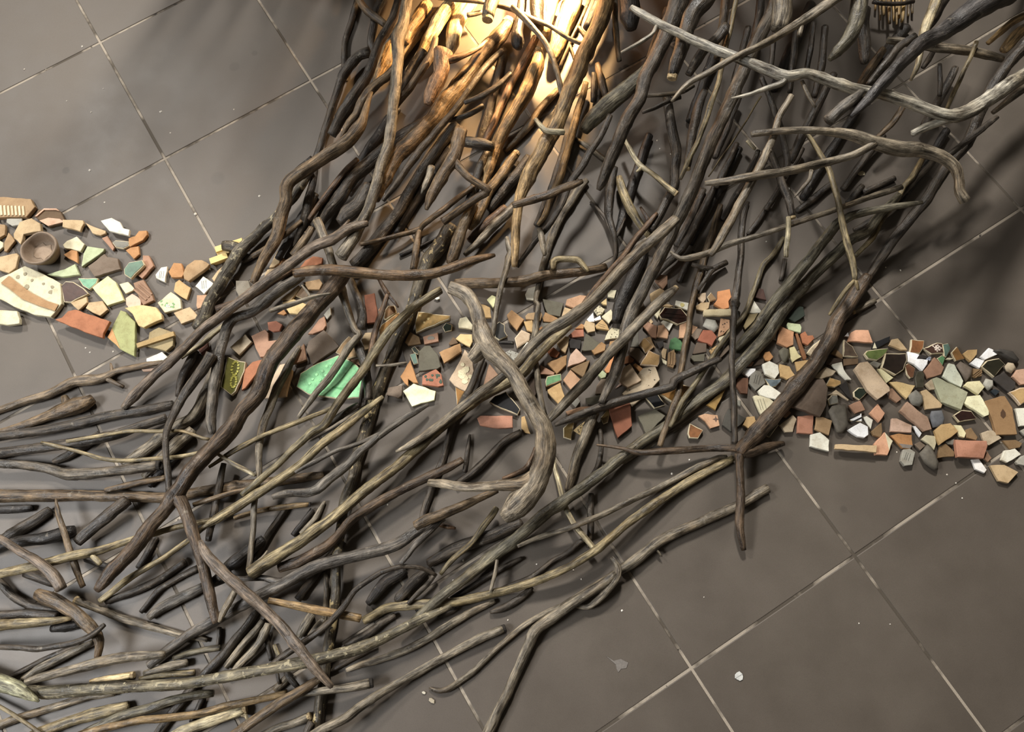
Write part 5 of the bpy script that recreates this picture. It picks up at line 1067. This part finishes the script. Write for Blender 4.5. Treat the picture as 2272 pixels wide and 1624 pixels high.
        name, cat, grp = 'glass_fragment', 'glass fragment', 'glass fragments among the sherds'
        o = plate(name, pts, z0, thick * 0.9, GLASS, col, bev=0.0014, belly=0.0004)
    else:
        bend = {'c': -0.22, 'basin': 0.10, 'bowl': 0.0}.get(style, 0.0) * R
        lift_ = -min(bend, 0.0)
        o = plate(name, pts, z0 + lift_, thick, CLAY, col, bend=bend, axis=long_ + (1.57 if style != 'bowl' else 0.0))
        q = np.array([math.cos(long_), math.sin(long_)]); n_ = np.array([-q[1], q[0]])
        if style == 'rim':
            for k in range(13):
                x0 = px[0][0] + 24 + k * 8.2 - 15
                a, b2 = P(x0, 456 + k * 0.3, ztop)[:2], P(x0 + 2, 478 + k * 0.1, ztop)[:2]
                if pip(*a, pts) and pip(*b2, pts): sub('rim_ridge', o, strip(a, b2, 0.004), ztop - 0.0003, CLAY, lin((222, 206, 172)), 0.0022, 'pale raised ridge')
        if style == 'bowl':
            for q_ in (((360, 368), (440, 342), (545, 352), (584, 378), (440, 416)), ((318, 330), (402, 258), (514, 258), (543, 282), (508, 272), (404, 272), (340, 328))):
                sub('broken_rim', o, [P(x / 4.06, 400 + y / 4.06, ztop)[:2] for x, y in q_], ztop - 0.0003, CLAY, lin((205, 168, 142)), 0.0025, 'pale pink broken rim')
        if style == 'rib':
            for k in (-.42, 0, .4):
                a, b2 = c + n_ * k * R * .6 - q * R * .62, c + n_ * k * R * .6 + q * R * .62
                sub('raised_rib', o, strip(a, b2, R * .13), ztop - 0.0003, CLAY, col, 0.0016)
        if style in ('ledge',):
            a, b2 = P(304, 767, ztop + .006)[:2], P(386, 740, ztop + .006)[:2]
            sub('raised_ledge', o, strip(a, b2, 0.009), ztop - 0.0004, CLAY, lin((168, 142, 96)), 0.007)
        if style == 'bars':
            for a, b2 in (((468, 582), (506, 568)), ((480, 556), (540, 536))):
                sub('moulded_bar', o, strip(P(*a, ztop)[:2], P(*b2, ztop)[:2], 0.012), ztop - 0.0004, CLAY, lin((226, 200, 132)), 0.005)
        if style == 'line':
            for k in (-.2, .12, .36)[:2 if small else 3]:
                a, b2 = c + n_ * k * R * .7 - q * R * .4, c + n_ * k * R * .7 + q * R * .4
                if pip(*a, pts) and pip(*b2, pts): sub('scored_line', o, strip(a, b2, 0.0009), ztop - 0.0001, PAINT, tuple(v * .35 for v in col), 0.0002, 'dark scored line')
        if style in ('spotk', 'spotg', 'spotd', 'spoty', 'worn', 'basin'):
            cfg = {'spotk': ((70, 60, 48), .0011, 9), 'spotg': ((130, 165, 110), .0024, 9), 'spotd': ((60, 80, 62), .0026, 10), 'spoty': ((215, 200, 130), .004, 1),
                   'worn': ((226, 214, 176), .007, 9), 'basin': ((150, 140, 112), .005, 7)}[style]
            if style == 'basin':
                b_in = [P(*t, ztop + .002)[:2] for t in ((2, 628), (20, 640), (50, 664), (85, 678), (122, 690), (130, 676), (105, 668), (70, 650), (40, 628), (20, 612))]
                sub('brown_band', o, b_in, ztop + 0.0012, CLAY, lin((168, 132, 92)), 0.0012, 'brown unglazed band')
            for k in range(cfg[2]):
                for _ in range(20):
                    if cfg[2] == 1: s = c
                    elif style == 'basin': s = P(*[(57, 608), (72, 622), (59, 637), (117, 637), (112, 648), (97, 630), (40, 615)][k], ztop)[:2]
                    else: s = c + np.array([rnd.uniform(-1, 1), rnd.uniform(-1, 1)]) * R * .75
                    rr = cfg[1] * rnd.uniform(.6, 1.2)
                    if all(pip(s[0] + rr * 1.3 * math.cos(t), s[1] + rr * 1.3 * math.sin(t), pts) for t in (0, 1.57, 3.14, 4.71)): break
                else: continue
                zb = ztop - 0.0001
                if style == 'basin':
                    t_ = float((s - c) @ n_) / R; zb = ztop + bend * t_ * t_
                sub('glaze_spot' if style != 'spotk' else 'dark_fleck', o, blob(s, rr, rnd, 7), zb, PAINT, lin(cfg[0]), 0.0004 if style != 'worn' else 0.0009)
            if style == 'spotg':
                for k in range(5):
                    s = c + np.array([-.25 + .12 * (k % 3), -.3 + .12 * (k // 3)]) * R
                    sub('white_spot', o, blob(s, .0017, rnd, 6), ztop + .0002, PAINT, lin((225, 232, 215)), 0.0003, 'white glaze spot')
        if style in ('patch', 'patchc', 'patchg', 'patchk'):
            colp = {'patch': (205, 150, 100), 'patchc': (222, 214, 184), 'patchg': (135, 130, 118), 'patchk': (128, 120, 112)}[style]
            side = {'patch': (-.6, -.35), 'patchc': (-.35, -.3), 'patchg': (-.1, .0), 'patchk': (.0, -.4)}[style]
            if label.startswith('salmon'): side = (.45, .1)
            half = []
            for p in inset(pts, 0.0008):
                if float((p - c - np.array(side) * R * .35) @ np.array(side)) > 0: half.append(p)
            if style == 'patchg': half = blob(c, R * .35, rnd, 9, 1.2, .6)
            if len(half) > 2: sub('colour_patch', o, half, ztop - 0.0001, CLAY, lin(colp), 0.0004, 'patch of another colour')
        if style == 'star':
            s = P(1588, 930, ztop)[:2]; st = [s + (0.0055 if k % 2 == 0 else 0.0022) * np.array([math.cos(k * math.pi / 4), math.sin(k * math.pi / 4)]) for k in range(8)]
            sub('star_stain', o, st, ztop - 0.0001, PAINT, lin((96, 76, 64)), 0.0002, 'dark star-shaped stain')
        if style == 'leaf':
            s = [P(*t, ztop)[:2] for t in ((2225, 907), (2231, 915), (2232, 923), (2226, 929), (2220, 923), (2220, 915))]
            sub('leaf_mark', o, s, ztop - 0.0001, PAINT, lin((86, 62, 42)), 0.0002, 'dark leaf-shaped mark')
    # height grid
    x0, y0 = np.min(pts, axis=0); x1, y1 = np.max(pts, axis=0)
    for i in range(max(0, int((x0 - GX0) / GC)), min(GNX, int((x1 - GX0) / GC) + 1)):
        for j in range(max(0, int((y0 - GY0) / GC)), min(GNY, int((y1 - GY0) / GC) + 1)):
            if pip(GX0 + (i + .5) * GC, GY0 + (j + .5) * GC, pts): GRID[i, j] = max(GRID[i, j], ztop)
    cc = centre(o)
    for ch in o.children: ch.location = Vector(-cc)
    tag(o, label, cat, grp)
for line in SHERDS.strip().splitlines(): make_sherd(line)

# the little clay cup, turned on the wheel and chipped at the rim
def make_cup():
    rnd = random.Random(3); c = P(94, 556, 0.02)[:2]; n = 40
    r0 = metres(40.5, P(94, 556, 0.03))
    prof = [(0.0, 0.0), (.62, 0.0), (.68, .002), (.86, .016), (.99, .027), (1.0, .031), (.95, .0335), (.88, .032), (.84, .027), (.74, .017), (.64, .0105), (.0, .010)]
    V = []; Fc = []
    for k, (r, z) in enumerate(prof):
        for i in range(n):
            a = 2 * math.pi * i / n; wob = 1 + .025 * math.sin(2 * a + 1) + .012 * math.sin(5 * a)
            chip = -0.004 * max(0, math.cos(a - 2.5)) ** 8 if z > .025 else 0
            rr = r * r0 * wob; V.append((c[0] + rr * math.cos(a), c[1] + rr * math.sin(a), z + chip + .0009 + (rnd.uniform(-.0004, .0004) if z > .025 else 0)))
    for k in range(len(prof) - 1):
        for i in range(n):
            j = (i + 1) % n; Fc.append((k * n + i, k * n + j, k * n + n + j, k * n + n + i))
    o = mesh_obj('clay_cup', V, Fc, CLAY, None, lin((136, 118, 100)))
    kn = blob(c + np.array([-0.003, 0.001]), r0 * .5, rnd, 14)
    kn = plate('cup_well', kn, .0100, .0022, CLAY, lin((150, 130, 110)), o, bev=.0006); kn['label'] = 'smoother inner bottom of the cup'
    cc = centre(o)
    for ch in o.children: ch.location = Vector(-cc)
    tag(o, 'small round clay cup lying open among the left sherds', 'cup')
    g = disc(c, r0); GRID[g[0]] = np.maximum(GRID[g[0]], np.where(g[1] < r0 * r0, .033, 0))
make_cup()

# ------------------------------------------------------------------ sticks
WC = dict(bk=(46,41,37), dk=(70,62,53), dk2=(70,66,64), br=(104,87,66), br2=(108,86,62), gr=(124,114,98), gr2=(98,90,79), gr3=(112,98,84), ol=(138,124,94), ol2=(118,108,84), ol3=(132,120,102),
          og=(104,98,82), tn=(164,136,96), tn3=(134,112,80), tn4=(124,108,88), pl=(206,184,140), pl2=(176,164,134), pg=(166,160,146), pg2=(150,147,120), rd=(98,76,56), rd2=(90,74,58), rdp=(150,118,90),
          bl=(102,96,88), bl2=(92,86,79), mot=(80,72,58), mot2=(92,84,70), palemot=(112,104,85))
def spline(ctrl, step=9.0):
    """smooth curve with width through the control points (x, y, w), one sample every few pixels"""
    c = np.array(ctrl); n = len(c); out = []
    for i in range(n - 1):
        p0 = c[max(i - 1, 0)]; p1 = c[i]; p2 = c[i + 1]; p3 = c[min(i + 2, n - 1)]
        l = np.hypot(*(p2 - p1)[:2]); k = max(2, int(l / step))
        t0 = (p2 - p0) / 2; t1 = (p3 - p1) / 2
        for tt, seg in ((t0, np.hypot(*(p2 - p0)[:2])), (t1, np.hypot(*(p3 - p1)[:2]))):
            if seg > 1e-6:
                s = min(1.0, l / (seg / 2 + 1e-9)); tt *= s
        for s in range(k):
            t = s / k; h1 = 2*t**3 - 3*t**2 + 1; h2 = t**3 - 2*t**2 + t; h3 = -2*t**3 + 3*t**2; h4 = t**3 - t**2
            q = h1 * p1 + h2 * t0 + h3 * p2 + h4 * t1
            q[2] = p1[2] * (1 - t) + p2[2] * t
            out.append(q)
    out.append(c[-1])
    return np.array(out)
def read(pts):
    out = []; wl = None
    for a in pts.split():
        v = [float(t) for t in a.split(',')]
        out.append([v[0], v[1], v[2] if len(v) > 2 else None])
    known = [i for i, q in enumerate(out) if q[2] is not None]
    for i, q in enumerate(out):
        if q[2] is None:
            a = [k for k in known if k < i]; b = [k for k in known if k > i]
            if a and b: q[2] = out[a[-1]][2] + (out[b[0]][2] - out[a[-1]][2]) * (i - a[-1]) / (b[0] - a[-1])
            else: q[2] = out[a[-1] if a else b[0]][2]
    return out
def rise(x, y, lvl):
    """the heap climbs towards the far right, lifted there to deepen its own shade"""
    f = min(1.0, max(0.0, (lvl - 2) / 8.0))
    if y < -20: f *= max(0.0, 1 + (y + 20) / 260); y = -20
    a = min(1.0, max(0.0, (x - 1250) / 350)) * max(0.0, (430 - y) / 430) * 0.3
    b = min(1.0, max(0.0, (x - 700) / 100)) * (1 if x < 1400 else 0) * max(0.0, (150 - y) / 150) * 0.05
    return f * max(a, b)
def lengthen(c):
    """sticks that leave the picture at the top right run on until they meet the floor beyond it"""
    for rev in (False, True):
        k = c[::-1] if rev else c
        if k[0][1] <= -15 and 1700 < k[0][0] < 2320 and k[0][2] > 12:
            d = np.array(k[0][:2]) - np.array(k[1][:2]); d[1] = min(d[1], -10.0); d = d / abs(d[1])
            d[0] = min(1.2, max(-0.6, d[0])); y0 = k[0][1]
            k = [[k[0][0] + d[0] * (y0 + yy), -yy, k[0][2]] for yy in (300, 150)] + k
            c = k[::-1] if rev else k
    return c
def rest(sp, start_z=None, stiff=0.9, lvl=0):
    """let a stick settle on what lies below it: heights of its axis along the samples"""
    n = len(sp); z = np.full(n, 0.006); low = np.zeros(n)
    for it in range(7):                      # climb along the line of sight until nothing is in the way
        pos = np.array([P(q[0], q[1], zz) for q, zz in zip(sp, z)])
        rad = np.array([metres(q[2], p) / 2 for q, p in zip(sp, pos)])
        s = np.r_[0, np.cumsum(np.hypot(*np.diff(pos[:, :2], axis=0).T))]
        req = rad + 0.0005
        if start_z is None: req = req + np.array([rise(q[0], q[1], lvl) for q in sp])
        for i in range(n):
            g = disc(pos[i], rad[i])
            if g is None: continue
            h = GRID[g[0]]; m_ = (g[1] < rad[i] ** 2) & (h > 0)
            if m_.any(): req[i] = max(req[i], (h[m_] + 1.06 * np.sqrt(rad[i] ** 2 - g[1][m_]) + 0.0003).max())
        if start_z is None: low = np.maximum(low, req)
        else: low = req; low[0] = start_z
        D = s[:, None] - s[None, :]
        z2 = (low[None, :] - stiff * D * D - 0.02 * np.abs(D)).max(axis=1)
        for _ in range(3): z2[1:-1] = (z2[:-2] + 2 * z2[1:-1] + z2[2:]) / 4
        z2 = np.maximum(z2, low - 0.002)
        if start_z is not None:
            k = np.clip(1 - s / 0.03, 0, 1); z2 = z2 * (1 - k) + start_z * k
        done = np.abs(z2 - z).max() < 0.001; z = z2
        if done: break
    return pos, rad, z, s
def stamp(pos, rad):
    for p, r in zip(pos, rad):
        g = disc(p, r)
        if g is None: continue
        h = np.where(g[1] < r * r, p[2] + np.sqrt(np.maximum(r * r - g[1], 0)), 0)
        GRID[g[0]] = np.maximum(GRID[g[0]], h)
def tube(name, pos, rad, material, color, rnd, parent=None, knots=True):
    n = len(pos); K = 10 if rad.max() < 0.006 else 14
    s = np.r_[0, np.cumsum(np.linalg.norm(np.diff(pos, axis=0), axis=1))]
    T = np.gradient(pos, axis=0); T /= np.linalg.norm(T, axis=1)[:, None] + 1e-12
    U = np.cross(T, [0, 0, 1.0]); U /= np.linalg.norm(U, axis=1)[:, None] + 1e-12; Bn = np.cross(U, T)
    ph = [rnd.uniform(0, 6.28) for _ in range(6)]
    r = rad * (1 + .03 * np.sin(s * 60 + ph[0]) + .025 * np.sin(s * 170 + ph[1]))
    kn = [(rnd.uniform(.05, .95) * s[-1], rnd.uniform(0, 6.28), rnd.uniform(.10, .24)) for _ in range(int(s[-1] / .09))] if knots else []
    V = []; G = []; Fc = []
    ang = np.arange(K) * 2 * math.pi / K
    for i in range(n):
        rr = r[i] * (1 + .07 * np.sin(2 * ang + ph[2] + s[i] * 11) + .04 * np.sin(3 * ang + ph[3] - s[i] * 23) + np.array([rnd.uniform(-.035, .035) for _ in range(K)]))
        for ks, ka, kh in kn:
            d = (s[i] - ks) / max(rad[i] * .9, .003)
            if abs(d) < 2: rr = rr + r[i] * kh * math.exp(-d * d * 1.5) * np.exp(3 * (np.cos(ang - ka) - 1))
        c_, s_ = np.cos(ang) * rr, np.sin(ang) * rr
        for k in range(K):
            V.append(pos[i] + U[i] * c_[k] + Bn[i] * s_[k]); G.append((c_[k], s_[k], s[i]))
    for i in range(n - 1):
        for k in range(K):
            j = (k + 1) % K; Fc.append((i * K + k, i * K + j, i * K + K + j, i * K + K + k))
    for i, sg in ((0, -1), (n - 1, 1)):       # rounded or snapped ends
        V.append(pos[i] + T[i] * sg * rad[i] * rnd.uniform(.05, .4) + U[i] * rad[i] * rnd.uniform(-.3, .3)); G.append((0, 0, s[i] + sg * rad[i] * .5)); a = len(V) - 1
        for k in range(K):
            j = (k + 1) % K; Fc.append((i * K + j, i * K + k, a) if sg < 0 else (i * K + k, i * K + j, a))
    Fc = [f[::-1] for f in Fc]
    o = mesh_obj(name, V, Fc, material, parent, color)
    at = o.data.attributes.new('grain', 'FLOAT_VECTOR', 'POINT'); at.data.foreach_set('vector', np.array(G, dtype=float).ravel())
    return o, T
def cap(name, o, p, t, r, material, color, label):
    t = np.asarray(t); u = np.cross(t, [0.3, 0.2, 1.0]); u /= np.linalg.norm(u); b = np.cross(u, t); V = []; Fc = []; K = 12
    for rr, d in ((r * 1.0, -r * .2), (r * .97, r * .62), (r * .8, r * .74), (r * .3, r * (.70 if material is CUT else .2))):
        for k in range(K):
            a = 2 * math.pi * k / K; V.append(p + u * math.cos(a) * rr + b * math.sin(a) * rr + t * d)
    for q in range(3):
        for k in range(K):
            j = (k + 1) % K; Fc.append((q * K + k, q * K + j, q * K + K + j, q * K + K + k))
    Fc.append(tuple(range(3 * K, 4 * K)))
    if np.dot(np.cross(V[1] - V[0], V[K] - V[0]), V[0] - p) < 0: Fc = [f[::-1] for f in Fc]
    c = mesh_obj(name, V, Fc, material, o, color, smooth=False); c['label'] = label
    return c
def make_stick(line):
    f = line.split('|'); lvl, colr, pts, label = int(f[0]), f[1], f[2], f[3]; opts = f[4:]
    rnd = random.Random(label); sp = spline(lengthen(read(pts)))
    jit = np.zeros(len(sp)); amp = 1.2
    sp[:, 0] += np.array([.5 * math.sin(i * .9 + len(label)) for i in range(len(sp))])
    pos, rad, z, s = rest(sp, stiff=0.6, lvl=lvl)
    pos = np.array([P(q[0], q[1], zz) for q, zz in zip(sp, z)]); rad = np.array([metres(q[2], p) / 2 for q, p in zip(sp, pos)])
    wmax = max(q[2] for q in sp)
    word = next((w_ for w_ in ('branch', 'plank', 'wedge', 'twig', 'rod', 'stump', 'stub', 'stalk', 'bar', 'splinter') if w_ in label.split(' ')[:9]), 'stick')
    name = {'branch': 'branch', 'twig': 'twig', 'plank': 'wood_plank', 'wedge': 'wood_wedge', 'rod': 'twig', 'stump': 'wood_stump', 'stub': 'wood_stub', 'stalk': 'dry_stalk', 'bar': 'stick', 'splinter': 'wood_splinter'}.get(word, 'stick')
    material = {'mot': WOOD_PEEL, 'mot2': WOOD_MOTTLE, 'palemot': WOOD_MOTTLE}.get(colr, WOOD)
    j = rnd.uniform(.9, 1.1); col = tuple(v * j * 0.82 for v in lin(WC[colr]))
    o, T = tube(name, pos, rad, material, col, rnd, knots=wmax > 9)
    news = [(pos, rad)]
    for k, op in enumerate(opts):
        if op[:2] == 's:':
            sb = spline(read(op[2:])); d = np.hypot(sp[:, 0] - sb[0, 0], sp[:, 1] - sb[0, 1]); i = int(d.argmin())
            p2, r2, z2, _ = rest(sb, start_z=z[i], stiff=2.0)
            p2 = np.array([P(q[0], q[1], zz) for q, zz in zip(sb, z2)]); r2 = np.array([metres(q[2], p) / 2 for q, p in zip(sb, p2)])
            tube('side_branch', p2, r2, material, col, rnd, o, knots=False); news.append((p2, r2))
        elif op in ('e0', 'e1', 'h0'):
            i = 0 if op[1] == '0' else len(pos) - 1; sg = -1 if i == 0 else 1
            t = T[i] * sg
            if op[0] == 'e': cap('cut_end', o, pos[i], t, rad[i] * .98, CUT, None, 'pale cut end')
            else: cap('hollow_end', o, pos[i], t, rad[i] * .98, HOLLOW, None, 'dark hollow end')
    for p_, r_ in news: stamp(p_, r_)
    cc = centre(o)
    for ch in o.children: ch.location = Vector(-cc)
    cat = {'branch': 'branch', 'twig': 'twig'}.get(name, 'stick')
    tag(o, label, cat, {'branch': 'branches of the heap', 'twig': 'twigs of the heap'}.get(cat, 'sticks of the heap'))
lines = [l for l in STICKS.strip().splitlines()]
lines.sort(key=lambda l: int(l.split('|')[0]))
for line in lines: make_stick(line)

# ------------------------------------------------------------------ unseen driftwood row added beyond the top edge to shade the heap
def make_shade_row():
    rnd = random.Random(21)
    for k in range(38):
        t = k / 37; x0 = -0.68 + 1.24 * t + rnd.uniform(-.003, .003); y0 = 0.95 + (0.085 if k % 2 else 0.0)
        hgt = rnd.uniform(.72, .92); lx = .03; n = 16; q = rnd.uniform(0, 6)
        pos = np.array([(x0 + lx * i / (n - 1) + .003 * math.sin(i * .8 + q), y0 + .12 * i / (n - 1) + .003 * math.cos(i * .7 + q), .004 + hgt * i / (n - 1)) for i in range(n)])
        rad = np.array([(.027 if k % 3 else .025) - .007 * i / (n - 1) for i in range(n)])
        o, _ = tube('branch', pos, rad, WOOD, tuple(v * rnd.uniform(.9, 1.1) for v in lin(WC[('dk', 'br', 'gr')[k % 3]])), rnd)
        centre(o); tag(o, 'tall driftwood branch in the unseen shade row added beyond the top edge', 'branch', 'shade row added beyond the top edge')
make_shade_row()

# ------------------------------------------------------------------ bundle of reeds at the top right
def make_reeds():
    e = bpy.data.objects.new('reed_bundle', None); COL.objects.link(e)
    base = P(1975, 20, .02); e.location = Vector(base)
    tag(e, 'bundle of thin yellow reeds hanging at the top edge on the right', 'reeds')
    rnd = random.Random(5)
    for k, (x, y0, x2, y1, wd) in enumerate(((1943, -30, 1942, 22, 6), (1959, -30, 1961, 34, 7), (1969, -30, 1974, 52, 8), (1981, -30, 1984, 46, 7), (1993, -30, 1994, 40, 8),
            (2007, -30, 2001, 48, 8), (2016, -30, 2015, 36, 6), (1951, -30, 1953, 44, 6), (1988, -30, 1989, 55, 6), (2022, -30, 2024, 30, 6))):
        sp = spline([(x, y0, wd), ((x + x2) / 2 + 1, (y0 + y1) / 2, wd), (x2, y1, wd * .8)], 8)
        hh = .012 + .010 * (k % 3)
        pos = np.array([P(q[0], q[1], hh - .0002 * i) for i, q in enumerate(sp)]); rad = np.array([metres(q[2], p) / 2 for q, p in zip(sp, pos)])
        o, _ = tube('reed', pos - base, rad, WOOD, lin((176, 146, 86) if k in (3, 4, 5) else (120, 100, 66)), rnd, e, knots=False)
    o, _ = tube('binding', np.array([P(x, y, .042) for x, y in ((1936, 4), (1955, 8), (1980, 9), (2005, 8), (2028, 3))]) - base, np.array([.004] * 5), WOOD, lin((60, 50, 40)), rnd, e, knots=False)
make_reeds()

# ------------------------------------------------------------------ small things on the bare floor
rnd = random.Random(11)
p = P(1640, 1501, .002)[:2]
o = plate('paper_disc', blob(p, metres(9.5, P(1640, 1501)), rnd, 9), .0004, .0012, PAINT, lin((205, 205, 200)), bev=.0003)
f_ = sub('fold_line', o, strip(p + np.array([-.006, -.003]), p + np.array([.006, .004]), .0008), .0015, PAINT, lin((150, 150, 148)), .0002)
cc = centre(o); f_.location = Vector(-cc)
tag(o, 'small round white paper disc on the lower right floor', 'disc')
def chip(name, cx, cy, r, col, label, cat, n=6, zb=.0004):
    q = P(cx, cy, .002)[:2]; o = plate(name, blob(q, metres(r, P(cx, cy)), rnd, n, 1.2, .8, rnd.uniform(0, 3)), zb, .0018, CLAY, lin(col), bev=.0004)
    centre(o); tag(o, label, cat)
chip('plaster_chip', 957, 1554, 7, (175, 165, 145), 'larger of two pale plaster chips on the floor near the bottom middle', 'chip')
chip('plaster_chip', 941, 1537, 4, (205, 200, 185), 'smaller pale plaster chip beside the larger one at the bottom middle', 'chip')
chip('wood_chip', 1911, 384, 8, (196, 182, 150), 'curled pale wood chip in the shadow of the right heap', 'wood chip', zb=.001)
chip('plaster_chip', 413, 1531, 6, (200, 195, 178), 'pale chip stuck just below the long mottled branch at lower left', 'chip', zb=.001)
sm = [P(*t, .0005)[:2] for t in ((1344, 1455), (1362, 1466), (1378, 1462), (1394, 1470), (1390, 1482), (1378, 1484), (1372, 1492), (1368, 1484), (1366, 1474))]
o = plate('glue_smear', sm, .0001, .0004, PAINT, lin((118, 112, 106)), bev=.0001)
centre(o); tag(o, 'faint grey smear of dried glue on the lower right tile', 'smear')
V = []; Fc = []
for (x, y, r) in ((182, 103, 2.4), (54, 154, 2), (102, 154, 1.6), (148, 224, 1.6), (202, 249, 2.2), (199, 378, 2.8), (357, 248, 3), (378, 295, 1.8), (229, 197, 1.4), (519, 243, 1.6), (232, 449, 1.8),
        (576, 435, 2.6), (434, 475, 3.4), (190, 772, 2), (200, 782, 2), (251, 780, 2), (2101, 1053, 2.2), (2121, 1072, 1.8), (1990, 1003, 2), (1906, 1383, 2), (1380, 1355, 2.6), (1127, 1376, 2), (1191, 1252, 2), (1272, 1265, 2),
        (1028, 1244, 2.4), (1006, 1288, 2.6), (1460, 590, 1.8), (1458, 312, 2.4), (1464, 330, 1.8), (1488, 342, 1.4), (1751, 418, 3), (1998, 600, 2.4), (1965, 593, 2), (1700, 536, 2), (1232, 1122, 2), (1290, 1285, 2),
        (860, 1120, 2), (1491, 1051, 2.6), (1530, 1020, 2.2), (1350, 1045, 1.6), (2135, 1105, 1.8), (1975, 1385, 1.6), (1562, 1325, 1.6)):
    q = P(x, y); rr = metres(r, q); b0 = len(V); nn = 6
    for k in range(nn):
        a = 2 * math.pi * k / nn; V.append((q[0] + rr * math.cos(a) * rnd.uniform(.7, 1.2), q[1] + rr * math.sin(a) * rnd.uniform(.7, 1.2), .0003))
    V.append((q[0], q[1], .0003 + rr * .8))
    for k in range(nn): Fc.append((b0 + k, b0 + (k + 1) % nn, b0 + nn))
o = mesh_obj('plaster_crumbs', V, Fc, CLAY, None, lin((228, 222, 210)), smooth=False)
o['kind'] = 'stuff'; o['label'] = 'tiny white plaster crumbs scattered over the tiles'; o['category'] = 'crumbs'
